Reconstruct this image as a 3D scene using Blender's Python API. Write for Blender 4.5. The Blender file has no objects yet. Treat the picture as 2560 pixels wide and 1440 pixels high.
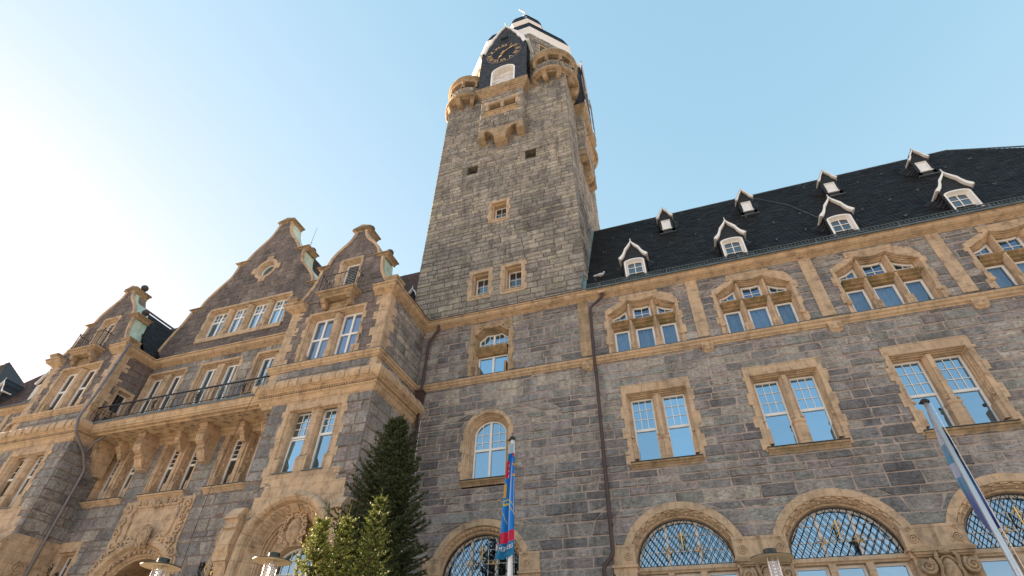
import bpy, math, random
from math import sin, cos, tan, pi, radians, sqrt, atan2
from mathutils import Vector, Matrix

# ------------------------------------------------------------------ camera, world, sun, exposure
scn = bpy.context.scene
COL = scn.collection
CAM = (0.0, 0.0, 1.6)
YAW, PITCH, ROLL, LENS = 0.35436764, 0.70663617, 0.02813344, 18.318
def make_camera():
    cy, sy = cos(YAW), sin(YAW)
    f = Vector((-sy*cos(PITCH), cy*cos(PITCH), sin(PITCH)))
    r = Vector((cy, sy, 0)); u = r.cross(f)
    r2 = r*cos(ROLL) + u*sin(ROLL); u2 = -r*sin(ROLL) + u*cos(ROLL)
    cd = bpy.data.cameras.new('camera'); co = bpy.data.objects.new('camera', cd); COL.objects.link(co)
    cd.sensor_width = 36; cd.lens = LENS; cd.clip_start = 0.05; cd.clip_end = 3000
    m = Matrix((r2, u2, -f)).transposed().to_4x4(); m.translation = Vector(CAM)
    co.matrix_world = m; scn.camera = co
make_camera()

SUN_EL, SUN_M = radians(16), radians(8)          # low sun behind the left end of the building
to_sun = Vector((-cos(SUN_M)*cos(SUN_EL), sin(SUN_M)*cos(SUN_EL), sin(SUN_EL)))
W = bpy.data.worlds.new('World'); scn.world = W; W.use_nodes = True
nt = W.node_tree; nt.nodes.clear()
sky = nt.nodes.new('ShaderNodeTexSky'); sky.sky_type = 'NISHITA'; sky.sun_disc = False
sky.sun_elevation = SUN_EL
sky.sun_rotation = atan2(to_sun.x, to_sun.y)
sky.altitude = 300; sky.air_density = 1.0; sky.dust_density = 0.35; sky.ozone_density = 1.0
bg = nt.nodes.new('ShaderNodeBackground'); bg.inputs[1].default_value = 0.12
wo = nt.nodes.new('ShaderNodeOutputWorld')
sr = nt.nodes.new('ShaderNodeSeparateColor'); cr = nt.nodes.new('ShaderNodeCombineColor'); nt.links.new(sky.outputs[0], sr.inputs[0])
for i, (k, g_) in enumerate(((1.20, .72), (1.38, .42), (1.52, .32))):      # camera-like response of the sky colour, channel by channel
    pw = nt.nodes.new('ShaderNodeMath'); pw.operation = 'POWER'; pw.inputs[1].default_value = g_; nt.links.new(sr.outputs[i], pw.inputs[0])
    ml = nt.nodes.new('ShaderNodeMath'); ml.operation = 'MULTIPLY'; ml.inputs[1].default_value = k; nt.links.new(pw.outputs[0], ml.inputs[0]); nt.links.new(ml.outputs[0], cr.inputs[i])
nt.links.new(cr.outputs[0], bg.inputs[0]); nt.links.new(bg.outputs[0], wo.inputs[0])
sd = bpy.data.lights.new('sun', 'SUN'); sd.energy = 5.0; sd.angle = radians(0.5); sd.color = (1.0, 0.79, 0.54)
so = bpy.data.objects.new('sun', sd); COL.objects.link(so)
so.rotation_euler = to_sun.to_track_quat('Z', 'Y').to_euler()
scn.view_settings.view_transform = 'Standard'; scn.view_settings.look = 'None'
scn.view_settings.gamma = 1; scn.view_settings.exposure = 2.0
scn.render.engine = 'CYCLES'

# ------------------------------------------------------------------ mesh helper
class MB:
    """collects faces in wall coordinates (u along, d into the wall, z up) and maps them to the world"""
    def __init__(s, T=None):
        s.v = []; s.f = []; s.mi = []; s.c = []; s.sm = []
        s.T = T or (lambda u, d, z: (u, d, z)); s.mat = 0; s.col = (1, 1, 1); s.smooth = False
    def vert(s, u, d, z): s.v.append(s.T(u, d, z)); return len(s.v)-1
    def face(s, idx, col=None):
        s.f.append(idx); s.mi.append(s.mat); s.c.append(col or s.col); s.sm.append(s.smooth)
    def quad(s, *p):
        s.face([s.vert(*q) for q in p])
    def box(s, u0, u1, d0, d1, z0, z1):
        i = [s.vert(u, d, z) for z in (z0, z1) for d in (d0, d1) for u in (u0, u1)]
        for q in ((0,1,5,4),(1,3,7,5),(3,2,6,7),(2,0,4,6),(4,5,7,6),(0,2,3,1)): s.face([i[k] for k in q])
    def obox(s, c, ux, uy, uz, a, b, h):
        c = Vector(c); i = []
        for z in (-h, h):
            for y in (-b, b):
                for x in (-a, a):
                    p = c + ux*x + uy*y + uz*z; i.append(s.vert(*p))
        for q in ((0,1,5,4),(1,3,7,5),(3,2,6,7),(2,0,4,6),(4,5,7,6),(0,2,3,1)): s.face([i[k] for k in q])
    def loft(s, loops, closed=True, cap0=False, cap1=False):
        L = [[s.vert(*p) for p in lp] for lp in loops]; n = len(L[0])
        for a, b in zip(L, L[1:]):
            for k in range(n if closed else n-1):
                j = (k+1) % n; s.face([a[k], a[j], b[j], b[k]])
        if cap0: s.face(L[0][::-1])
        if cap1: s.face(L[-1])
    def prism(s, poly, d0, d1, cap_back=True):
        s.loft([[(u, d, z) for u, z in poly] for d in (d0, d1)], True, True, cap_back)
    def lathe(s, c, prof, n=24, a0=0, a1=2*pi):
        full = abs(a1-a0-2*pi) < 1e-6; m = n if full else n+1
        s.loft([[(c[0]+r*cos(a0+(a1-a0)*k/n), c[1]+r*sin(a0+(a1-a0)*k/n), c[2]+z) for k in range(m)] for r, z in prof], full)
    def tube(s, pts, r, n=6, cap=True):
        pts = [Vector(p) for p in pts]; rs = r if isinstance(r, (list, tuple)) else [r]*len(pts); loops = []
        up = None
        for i, p in enumerate(pts):
            t = (pts[min(i+1, len(pts)-1)] - pts[max(i-1, 0)])
            if t.length < 1e-9: t = Vector((0, 0, 1))
            t.normalize()
            if up is None: up = Vector((0, 0, 1)) if abs(t.z) < .9 else Vector((1, 0, 0))
            a = t.cross(up); 
            if a.length < 1e-6: a = t.cross(Vector((0.3, 1, 0.2)))
            a.normalize(); b = a.cross(t); up = b
            loops.append([tuple(p + a*rs[i]*cos(2*pi*k/n) + b*rs[i]*sin(2*pi*k/n)) for k in range(n)])
        s.loft(loops, True, cap, cap)
    def ball(s, c, r, n=10, m=6, sx=1, sy=1, sz=1):
        s.loft([[(c[0]+r*sx*sin(pi*j/m)*cos(2*pi*k/n), c[1]+r*sy*sin(pi*j/m)*sin(2*pi*k/n), c[2]+r*sz*cos(pi*j/m)) for k in range(n)] for j in range(m+1)], True)
    def build(s, name, mats, parent=None, smooth_angle=None):
        me = bpy.data.meshes.new(name); me.from_pydata(s.v, [], s.f)
        if not isinstance(mats, (list, tuple)): mats = [mats]
        for m in mats: me.materials.append(m)
        me.polygons.foreach_set('material_index', s.mi)
        me.polygons.foreach_set('use_smooth', s.sm)
        ca = me.color_attributes.new('Col', 'FLOAT_COLOR', 'CORNER'); data = []
        for f, c in zip(s.f, s.c): data.extend((c[0], c[1], c[2], 1.0)*len(f))
        ca.data.foreach_set('color', data)
        me.validate(); me.update()
        o = bpy.data.objects.new(name, me); COL.objects.link(o)
        if parent:
            o.parent = parent; loc = Vector((0, 0, 0)); p = parent
            while p: loc += p.location; p = p.parent
            o.matrix_parent_inverse = Matrix.Translation(-loc)
        return o

def frame(x0, y0, ang=0.0):
    ca, sa = cos(ang), sin(ang)
    return lambda u, d, z: (x0 + u*ca - d*sa, y0 + u*sa + d*ca, z)
def front(y0): return lambda u, d, z: (u, y0+d, z)
def side(x0): return lambda u, d, z: (x0-d, u, z)        # wall facing +X, u runs along +Y

def empty(name, loc, label, cat, group=None):
    o = bpy.data.objects.new(name, None); COL.objects.link(o); o.location = loc
    o['label'] = label; o['category'] = cat
    if group: o['group'] = group
    return o
def tag(o, label, cat=None, group=None, kind=None):
    if label: o['label'] = label
    if cat: o['category'] = cat
    if group: o['group'] = group
    if kind: o['kind'] = kind
    return o
def copy_tree(o, parent=None):
    c = o.copy(); COL.objects.link(c)
    if parent: c.parent = parent
    for ch in [x for x in bpy.data.objects if x.parent == o]: copy_tree(ch, c)
    return c

# ------------------------------------------------------------------ materials
def new_mat(name):
    m = bpy.data.materials.new(name); m.use_nodes = True; n = m.node_tree; n.nodes.clear()
    out = n.nodes.new('ShaderNodeOutputMaterial'); p = n.nodes.new('ShaderNodeBsdfPrincipled')
    n.links.new(p.outputs[0], out.inputs[0]); return m, n, p
def N(n, t, **k):
    x = n.nodes.new(t)
    for a, b in k.items():
        if a.startswith('i_'): x.inputs[int(a[2:])].default_value = b
        else: setattr(x, a, b)
    return x
def coords(n, scale):
    tc = N(n, 'ShaderNodeTexCoord'); mp = N(n, 'ShaderNodeMapping'); mp.inputs['Scale'].default_value = scale
    n.links.new(tc.outputs['Object'], mp.inputs[0]); return mp.outputs[0]
def noise(n, scale=(1,1,1), s=5, detail=4, rough=.6, dist=0):
    x = N(n, 'ShaderNodeTexNoise'); x.inputs['Scale'].default_value = s; x.inputs['Detail'].default_value = detail
    x.inputs['Roughness'].default_value = rough; x.inputs['Distortion'].default_value = dist
    n.links.new(coords(n, scale), x.inputs['Vector']); return x.outputs['Fac']
def ramp(n, fac, stops):
    r = N(n, 'ShaderNodeValToRGB'); e = r.color_ramp.elements
    while len(e) < len(stops): e.new(.5)
    for el, (p, c) in zip(e, stops): el.position = p; el.color = (c[0], c[1], c[2], 1) if isinstance(c, tuple) else (c, c, c, 1)
    n.links.new(fac, r.inputs[0]); return r.outputs[0]
def mul(n, a, b, fac=1.0, mode='MULTIPLY'):
    m = N(n, 'ShaderNodeMix', data_type='RGBA', blend_type=mode); m.inputs[0].default_value = fac
    for i, x in ((6, a), (7, b)):
        if isinstance(x, tuple): m.inputs[i].default_value = (*x, 1)
        else: n.links.new(x, m.inputs[i])
    return m.outputs[2]
def mixf(n, fac, a, b):
    m = N(n, 'ShaderNodeMix', data_type='RGBA'); n.links.new(fac, m.inputs[0])
    for i, x in ((6, a), (7, b)):
        if isinstance(x, tuple): m.inputs[i].default_value = (*x, 1)
        else: n.links.new(x, m.inputs[i])
    return m.outputs[2]
def bump(n, p, h, strength=.5, dist=.02, prev=None):
    b = N(n, 'ShaderNodeBump'); b.inputs['Strength'].default_value = strength; b.inputs['Distance'].default_value = dist
    n.links.new(h, b.inputs['Height'])
    if prev: n.links.new(prev, b.inputs['Normal'])
    n.links.new(b.outputs[0], p.inputs['Normal']); return b.outputs[0]

def mat_stone(name, streak=.2, rough_bump=.8, whites=False):
    m, n, p = new_mat(name)
    at = N(n, 'ShaderNodeVertexColor', layer_name='Col').outputs[0]
    v = ramp(n, noise(n, (1,1,1.6), 7, 6, .7, .3), [(.28, .62), (.5, 1.0), (.75, 1.28)])
    c = mul(n, at, v)
    st = ramp(n, noise(n, (3,3,.6), 1.2, 4, .6), [(.35, 1-streak), (.62, 1.08)])
    c = mul(n, c, st)
    big = ramp(n, noise(n, (1,1,1), .35, 3, .5), [(.32, (.70,.71,.73)), (.5, (1,1,1)), (.68, (1.18,1.16,1.12))])
    c = mul(n, c, big)
    crack = N(n, 'ShaderNodeTexNoise'); crack.inputs['Scale'].default_value = 4; crack.inputs['Detail'].default_value = 3
    crack.inputs['Distortion'].default_value = .8
    n.links.new(coords(n, (1.1,1.1,3.2)), crack.inputs['Vector'])
    ck = ramp(n, crack.outputs[0], [(.47, 1.0), (.5, .38), (.53, 1.0)])
    c = mul(n, c, ck, .75)
    soot = ramp(n, noise(n, (1.6,1.6,.55), .9, 6, .7, .5), [(.36, .55), (.5, 1.0)])
    c = mul(n, c, soot, .8)
    if whites:
        w = ramp(n, noise(n, (2.2,2.2,.5), 2.2, 5, .7), [(.56, 0.0), (.64, 1.0)])
        geo = N(n, 'ShaderNodeTexCoord'); sp = N(n, 'ShaderNodeSeparateXYZ'); n.links.new(geo.outputs['Object'], sp.inputs[0])
        mr = N(n, 'ShaderNodeMapRange'); mr.inputs[1].default_value = -9.0; mr.inputs[2].default_value = -12.0
        n.links.new(sp.outputs[0], mr.inputs[0])
        mz = N(n, 'ShaderNodeMapRange'); mz.inputs[1].default_value = 23.0; mz.inputs[2].default_value = 18.0
        n.links.new(sp.outputs[2], mz.inputs[0])
        k = N(n, 'ShaderNodeMath', operation='MULTIPLY'); n.links.new(mr.outputs[0], k.inputs[0]); n.links.new(mz.outputs[0], k.inputs[1])
        k2 = N(n, 'ShaderNodeMath', operation='MULTIPLY'); n.links.new(k.outputs[0], k2.inputs[0]); n.links.new(w, k2.inputs[1])
        c = mixf(n, k2.outputs[0], c, (.55,.55,.53))
    n.links.new(c, p.inputs['Base Color']); p.inputs['Roughness'].default_value = .82
    b = bump(n, p, noise(n, (1,1,2.0), 6, 8, .72, .6), rough_bump, .05)
    bump(n, p, ck, .6, .03, b)
    return m
def mat_mortar(name, c):
    m, n, p = new_mat(name)
    n.links.new(mul(n, c, ramp(n, noise(n, (1,1,1), 3, 4), [(.3,.6),(.7,1.15)])), p.inputs['Base Color']); p.inputs['Roughness'].default_value = .95
    return m
def mat_sand(name, base=(.54,.405,.27), joints=(.95,.47), dirt=.85, mossy=0, streak=1.0):
    m, n, p = new_mat(name)
    v = ramp(n, noise(n, (1,1,1), 1.1, 5, .65), [(.3, (.78,.74,.70)), (.5, (1,1,1)), (.72, (1.12,1.05,1.0))])
    c = mul(n, base, v)
    blot = ramp(n, noise(n, (1,1,.8), 3.3, 6, .7, .4), [(.33, (.50,.48,.47)), (.50, (1,1,1)), (.72, (1.12,1.07,1.02))])
    c = mul(n, c, blot, dirt)
    if streak: c = mul(n, c, ramp(n, noise(n, (6,6,.5), 1.8, 4, .6), [(.3, .68), (.55, 1.0)]), .5*streak)
    if mossy:
        c = mixf(n, ramp(n, noise(n, (1,1,1), 2.5, 5, .7), [(.42, 0.0), (.62, mossy)]), c, (.12,.105,.035))
    h = noise(n, (1,1,1), 30, 4, .6)
    if joints:
        br = N(n, 'ShaderNodeTexBrick'); br.inputs['Scale'].default_value = 1; br.offset = .5
        br.inputs['Brick Width'].default_value = joints[0]; br.inputs['Row Height'].default_value = joints[1]
        br.inputs['Mortar Size'].default_value = .008; br.inputs['Mortar Smooth'].default_value = .3
        br.inputs['Color1'].default_value = (1,.98,.96,1); br.inputs['Color2'].default_value = (.84,.84,.86,1); br.inputs['Mortar'].default_value = (.45,.40,.36,1)
        tc = N(n, 'ShaderNodeTexCoord'); sp = N(n, 'ShaderNodeSeparateXYZ'); n.links.new(tc.outputs['Object'], sp.inputs[0])
        ad = N(n, 'ShaderNodeMath', operation='ADD'); n.links.new(sp.outputs[0], ad.inputs[0]); n.links.new(sp.outputs[1], ad.inputs[1])
        cb = N(n, 'ShaderNodeCombineXYZ'); n.links.new(ad.outputs[0], cb.inputs[0]); n.links.new(sp.outputs[2], cb.inputs[1])
        n.links.new(cb.outputs[0], br.inputs[0]); c = mul(n, c, br.outputs[0], .8)
    n.links.new(c, p.inputs['Base Color']); p.inputs['Roughness'].default_value = .85
    b = bump(n, p, h, .25, .01)
    bump(n, p, noise(n, (1,1,1), 4, 4, .6), .3, .03, b)
    return m
def mat_plain(name, c, rough=.5, metal=0, var=.12, nscale=4, spec=None):
    m, n, p = new_mat(name)
    n.links.new(mul(n, c, ramp(n, noise(n, (1,1,1), nscale, 4), [(.3, 1-var), (.7, 1+var)])), p.inputs['Base Color'])
    p.inputs['Roughness'].default_value = rough; p.inputs['Metallic'].default_value = metal
    return m
def mat_slate(name):
    m, n, p = new_mat(name)
    at = N(n, 'ShaderNodeVertexColor', layer_name='Col').outputs[0]
    c = mul(n, at, ramp(n, noise(n, (1,1,1), 5, 6, .7), [(.3, .7), (.7, 1.3)]))
    n.links.new(c, p.inputs['Base Color']); p.inputs['Roughness'].default_value = .6; p.inputs['Specular IOR Level'].default_value = .22
    bump(n, p, noise(n, (1,1,1), 14, 4), .35, .02)
    return m
def mat_copper(name):
    m, n, p = new_mat(name)
    c = mixf(n, ramp(n, noise(n, (1,1,.5), 2.2, 6, .7), [(.35, 0.0), (.65, 1.0)]), (.30,.46,.38), (.56,.68,.58))
    n.links.new(c, p.inputs['Base Color']); p.inputs['Roughness'].default_value = .55
    bump(n, p, noise(n, (1,1,1), 3, 3), .2, .02); return m
def mat_glass(name, refl=.55, tint=(.50,.77,1.0), dark=(.012,.016,.022), clear=False, rough=.015):
    m = bpy.data.materials.new(name); m.use_nodes = True; n = m.node_tree; n.nodes.clear()
    out = n.nodes.new('ShaderNodeOutputMaterial')
    g = n.nodes.new('ShaderNodeBsdfGlossy'); g.inputs['Roughness'].default_value = rough; g.inputs['Color'].default_value = (*tint, 1)
    if clear:
        d = n.nodes.new('ShaderNodeBsdfTransparent'); d.inputs[0].default_value = (.85,.9,.9,1)
    else:
        d = n.nodes.new('ShaderNodeBsdfDiffuse'); d.inputs[0].default_value = (*dark, 1)
    bp = N(n, 'ShaderNodeBump'); bp.inputs['Strength'].default_value = .35; bp.inputs['Distance'].default_value = .02
    oi = N(n, 'ShaderNodeObjectInfo'); vr = N(n, 'ShaderNodeMapRange'); vr.inputs[3].default_value = .72; vr.inputs[4].default_value = 1.05; n.links.new(oi.outputs['Random'], vr.inputs[0])
    tm = N(n, 'ShaderNodeMix', data_type='RGBA', blend_type='MULTIPLY'); tm.inputs[0].default_value = 1; tm.inputs[6].default_value = (*tint, 1); n.links.new(vr.outputs[0], tm.inputs[7]); n.links.new(tm.outputs[2], g.inputs['Color'])
    n.links.new(noise(n, (1,1,1), 1.3, 2), bp.inputs['Height']); n.links.new(bp.outputs[0], g.inputs['Normal'])
    fr = N(n, 'ShaderNodeFresnel'); fr.inputs[0].default_value = 1.5
    mr = N(n, 'ShaderNodeMapRange'); mr.inputs[1].default_value = .04; mr.inputs[2].default_value = .6; mr.inputs[3].default_value = refl; mr.inputs[4].default_value = 1
    n.links.new(fr.outputs[0], mr.inputs[0])
    mx = n.nodes.new('ShaderNodeMixShader'); n.links.new(mr.outputs[0], mx.inputs[0])
    n.links.new(d.outputs[0], mx.inputs[1]); n.links.new(g.outputs[0], mx.inputs[2]); n.links.new(mx.outputs[0], out.inputs[0]); return m

M = dict(
    stone_main=mat_stone('grey ashlar'), mortar_main=mat_mortar('pink mortar', (.40,.325,.28)),
    stone_tower=mat_stone('weathered tower ashlar', whites=True), mortar_tower=mat_mortar('dark mortar', (.12,.10,.085)),
    stone_left=mat_stone('purple ashlar'), mortar_left=mat_mortar('brown mortar', (.22,.165,.135)),
    sand=mat_sand('sandstone'), sand_joint=mat_sand('jointed sandstone', joints=(.75,.42)), sand_dirty=mat_sand('weathered sandstone', base=(.44,.325,.21), dirt=.9, mossy=.35),
    sand_moss=mat_sand('mossy sandstone', base=(.36,.24,.13), dirt=.9, mossy=.8), sand_long=mat_sand('moulded sandstone', joints=(1.15,50.0), base=(.54,.40,.258), dirt=.8),
    slate=mat_slate('slate'), copper=mat_copper('green copper'), lead=mat_plain('weathered zinc', (.10,.125,.135), .6, .2, .3),
    white=mat_plain('white paint', (.80,.79,.77), .5, 0, .04), white_old=mat_plain('aged white paint', (.74,.72,.70), .6, 0, .12),
    glass=mat_glass('window glass', .62), glass_dim=mat_glass('dim window glass', .22, (.8,.85,.9)), glass_clear=mat_glass('clear glass', .24, (.5,.72,1.0), clear=True),
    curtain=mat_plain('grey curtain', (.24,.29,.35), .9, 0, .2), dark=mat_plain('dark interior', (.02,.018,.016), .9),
    iron=mat_plain('black iron', (.018,.018,.02), .45, .4), gold=mat_plain('gilding', (.75,.50,.16), .38, .7, .1), brown_metal=mat_plain('brown painted downpipe', (.055,.03,.026), .45, 0, .2),
    zinc=mat_plain('grey downpipe', (.19,.18,.19), .5, .2, .12), flash=mat_plain('patinated flashing', (.17,.24,.25), .5, .1, .35, 2), ball=mat_plain('dark stone ball', (.06,.05,.05), .8), silver=mat_plain('brushed aluminium', (.62,.62,.63), .35, .6, .05),
)
WALLM = dict(main=('stone_main','mortar_main'), tower=('stone_tower','mortar_tower'), left=('stone_left','mortar_left'))
PGAIN = dict(main=1.74, tower=1.52, left=1.2, tower_side=1.6)
PAL = dict(
    main=[(.150,.150,.155),(.175,.168,.165),(.125,.128,.135),(.19,.182,.175),(.155,.140,.145),(.14,.15,.148),(.205,.195,.18),(.10,.10,.108)],
    tower=[(.21,.196,.175),(.24,.222,.197),(.18,.17,.155),(.26,.24,.21),(.205,.185,.17),(.20,.192,.16),(.145,.138,.13),(.255,.235,.19),(.17,.16,.155),(.22,.21,.195)],
    left=[(.150,.128,.127),(.168,.144,.14),(.128,.112,.113),(.18,.157,.148),(.145,.12,.122),(.16,.142,.132),(.112,.102,.104)])

# ------------------------------------------------------------------ shapes in the wall plane
def rect(a, b, z0, z1): return [(a, z0), (b, z0), (b, z1), (a, z1)]
def arch(c, hw, z0, zs, rise=None, n=16):
    rise = hw if rise is None else rise
    return [(c-hw, z0), (c+hw, z0)] + [(c+hw*cos(pi*k/n), zs+rise*sin(pi*k/n)) for k in range(n+1)]
def off(poly, t):
    n = len(poly); out = []
    for i in range(n):
        p0, p, p1 = poly[i-1], poly[i], poly[(i+1) % n]
        def nrm(a, b):
            dx, dz = b[0]-a[0], b[1]-a[1]; l = math.hypot(dx, dz) or 1e-9; return (dz/l, -dx/l)
        a, b = nrm(p0, p), nrm(p, p1); k = 1 + a[0]*b[0] + a[1]*b[1]; k = max(k, .35)
        out.append((p[0] + t*(a[0]+b[0])/k, p[1] + t*(a[1]+b[1])/k))
    return out
def span(poly, z):
    xs = []; n = len(poly)
    for i in range(n):
        (a, za), (b, zb) = poly[i], poly[(i+1) % n]
        if (za <= z) != (zb <= z): xs.append(a + (b-a)*(z-za)/(zb-za))
    return (min(xs), max(xs)) if xs else None

PM = {k: tuple(sum(c[i] for c in v)/len(v) for i in range(3)) for k, v in PAL.items()}; PM['tower_side'] = PM['main']
def stone_wall(mb, u0f, u1f, z0, z1, holes=(), h=.27, pal='main', seed=1, relief=.04, lmin=.45, lmax=.95, extra_breaks=(), thin=.9):
    """courses of rock-faced blocks (material 0) over a recessed mortar bed (material 1)"""
    rnd = random.Random(seed); P = PAL[pal]; gk = PGAIN.get(pal, 1); h = max(h*1.14, .2); md = {'main': -.004, 'tower': .02}.get(pal, .008)
    br = [z0, z1] + [z for z in extra_breaks if z0 < z < z1]
    for hp in holes:
        zz = [p[1] for p in hp]
        for z in (min(zz), max(zz)):
            if z0+.1 < z < z1-.1: br.append(z)
    br.sort(); b2 = [br[0]]
    for z in br[1:]:
        if z - b2[-1] > .07 or z == z1: b2.append(z)
    levels = []
    for a, b in zip(b2, b2[1:]):
        n = max(1, round((b-a)/h)); ws = [rnd.uniform(.72, 1.3) for _ in range(n)]; t = sum(ws); z = a
        for w in ws: levels.append((z, z+(b-a)*w/t)); z += (b-a)*w/t
    for za, zb in levels:
        e = .004
        segs = [((u0f(za), u1f(za)), (u0f(zb), u1f(zb)))]
        ex = []
        for hp in holes:
            s0, s1 = span(hp, za+e), span(hp, zb-e)
            if s0 and s1: ex.append((s0, s1))
            elif s0 or s1:
                sm = span(hp, (za+zb)/2)
                if sm: ex.append((sm, sm))
        ex.sort()
        free = []; cl = (u0f(za), u0f(zb)); end = (u1f(za), u1f(zb))
        for s0, s1 in ex:
            free.append((cl, (min(s0[0], end[0]), min(s1[0], end[1])))); cl = (max(cl[0], s0[1]), max(cl[1], s1[1]))
        free.append((cl, end))
        for L, Rr in free:
            w = ((Rr[0]-L[0])+(Rr[1]-L[1]))/2
            if w < .03: continue
            mb.mat = 1; mb.quad((L[0], md, za), (Rr[0], md, za), (Rr[1], md, zb), (L[1], md, zb)); mb.mat = 0
            ls = []; x = 0; hh = zb-za
            while x < w:
                l = rnd.uniform(lmin, lmax)*(.75+.9*hh)
                if w - x - l < .26: l = w-x
                ls.append((x/w, (x+l)/w)); x += l
            for f0, f1 in ls:
                j = {'main': .0052, 'tower': .013}.get(pal, .009)
                base = rnd.choice(P); g = rnd.uniform(.86, 1.14)*gk; mn = PM[pal]; base = tuple(.85*base[i]+.15*mn[i] for i in range(3)); c = (base[0]*g*1.10, base[1]*g*1.055, base[2]*g*1.0)
                def pt(fu, fz, d):
                    lo = L[0] + (Rr[0]-L[0])*fu; hi = L[1] + (Rr[1]-L[1])*fu
                    return (lo+(hi-lo)*fz, d, za+(zb-za)*fz)
                wu = (f1-f0)*w; a = f0 + j/w; b = f1 - j/w; jz = j/hh
                if b <= a: continue
                nx = 2 if wu < .45 else 3
                us = [a, a+.035/w] + [a + (b-a)*(k/nx) for k in range(1, nx)] + [b-.035/w, b]
                zs = [jz, jz+.03/hh, .5+rnd.uniform(-.12, .12), 1-jz-.03/hh, 1-jz]
                flat = rnd.random() < .35; R0 = relief*(.35 if flat else 1)
                tilt = rnd.uniform(-.5, .8)*R0
                G = []
                for zi, fz in enumerate(zs):
                    row = []
                    for ui, fu in enumerate(us):
                        edge = ui in (0, len(us)-1) or zi in (0, 4)
                        d = .012 if edge else -(R0*rnd.uniform(.25, 1.0) + tilt*(fz-.5))
                        fz2 = fz; fu2 = fu
                        if not edge: fu2 += rnd.uniform(-.02, .02)/w
                        row.append(mb.vert(*pt(fu2, fz2, d)))
                    G.append(row)
                for zi in range(4):
                    for ui in range(len(us)-1):
                        mb.face([G[zi][ui], G[zi][ui+1], G[zi+1][ui+1], G[zi+1][ui]], c)

def slates(mb, u0f, u1f, s0, s1, row=.15, wid=.24, seed=3, lift=.022, cols=None, holes=()):
    rnd = random.Random(seed); s = s0; k = 0
    cols = cols or [(.024,.023,.024),(.030,.029,.030),(.016,.015,.017),(.046,.044,.042),(.026,.024,.025),(.034,.030,.028)]
    while s < s1-.01:
        t = min(s+row, s1); sm = s+row*1.12
        a, b = max(u0f(s), u0f(t)), min(u1f(s), u1f(t)); x = a - (k % 2)*wid*.5 - rnd.uniform(0, .08)
        lim0, lim1 = a, b
        while x < lim1:
            w = wid*rnd.uniform(.8, 1.2); xa, xb = max(x, lim0), min(x+w, lim1)
            mid = ((xa+xb)/2, (s+t)/2)
            if xb-xa > .02 and not any(h0 < mid[0] < h1 and g0 < mid[1] < g1 for h0, h1, g0, g1 in holes):
                c = rnd.choice(cols); g = rnd.uniform(.85, 1.15); l = lift*rnd.uniform(.7, 1.4)
                i = [mb.vert(xa, -l, s), mb.vert(xb, -l, s), mb.vert(xb, 0, t+.02), mb.vert(xa, 0, t+.02), mb.vert(xa, .004, s), mb.vert(xb, .004, s)]
                g *= .55; cc = (c[0]*g, c[1]*g, c[2]*g); mb.face([i[0], i[1], i[2], i[3]], cc); mb.face([i[4], i[5], i[1], i[0]], cc)
            x += w
        s = t; k += 1

def plane_T(o, U, S):
    """u along U, z along S (up the slope), d = into the surface"""
    o, U, S = Vector(o), Vector(U).normalized(), Vector(S).normalized(); Nn = U.cross(S)
    return lambda u, d, z: tuple(o + U*u + S*z - Nn*d)

def moulding(mb, path, prof, z0=0, closed=False, caps=True):
    """sweep a profile [(out, z)] along a plan path; outward is to the right of travel"""
    P = [Vector(p) for p in path]; n = len(P); dirs = []
    for i in range(n):
        def rn(a, b): d = (b-a).normalized(); return Vector((d.y, -d.x))
        if closed: a, b = rn(P[i-1], P[i]), rn(P[i], P[(i+1) % n])
        else:
            a = rn(P[i-1], P[i]) if i > 0 else rn(P[0], P[1]); b = rn(P[i], P[i+1]) if i < n-1 else a
        dirs.append((a+b)/max(.3, 1+a.dot(b)))
    loops = [[(P[i].x+dirs[i].x*o, P[i].y+dirs[i].y*o, z0+z) for o, z in prof] for i in range(n)]
    if closed: loops.append(loops[0])
    mb.loft(loops, False)
    if caps and not closed:
        mb.face([mb.vert(*p) for p in loops[0]][::-1]); mb.face([mb.vert(*p) for p in loops[-1]])

def surround(mb, poly, prof, back=None):
    mb.loft([[(u, d, z) for u, z in off(poly, t)] for t, d in prof], True)
PROF = [(.24,.02),(.24,-.05),(.10,-.05),(.085,-.03),(.085,.03),(.065,.05),(.065,.10),(.045,.12),(.03,.12),(.03,.19),(0,.22),(0,.42)]
def scale_prof(prof, w, dep): return [(t*w, d*dep if d > 0 else d) for t, d in prof]
def toothing(mb, poly, t, w, z0, z1, seed, d=-.045, sides=(1, 1), h=.42):
    rnd = random.Random(seed); us = [p[0] for p in poly]; a, b = min(us)-t, max(us)+t
    for sgn, on, e in ((-1, sides[0], a), (1, sides[1], b)):
        if not on: continue
        z = z0; k = rnd.randint(0, 1)
        while z < z1-.05:
            hh = min(h*rnd.uniform(.8, 1.2), z1-z)
            if k % 2: x0, x1 = sorted((e - sgn*.03, e + sgn*w*rnd.uniform(.45, .9))); mb.box(x0, x1, d, .03, z+.004, z+hh-.004)
            z += hh; k += 1

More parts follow.
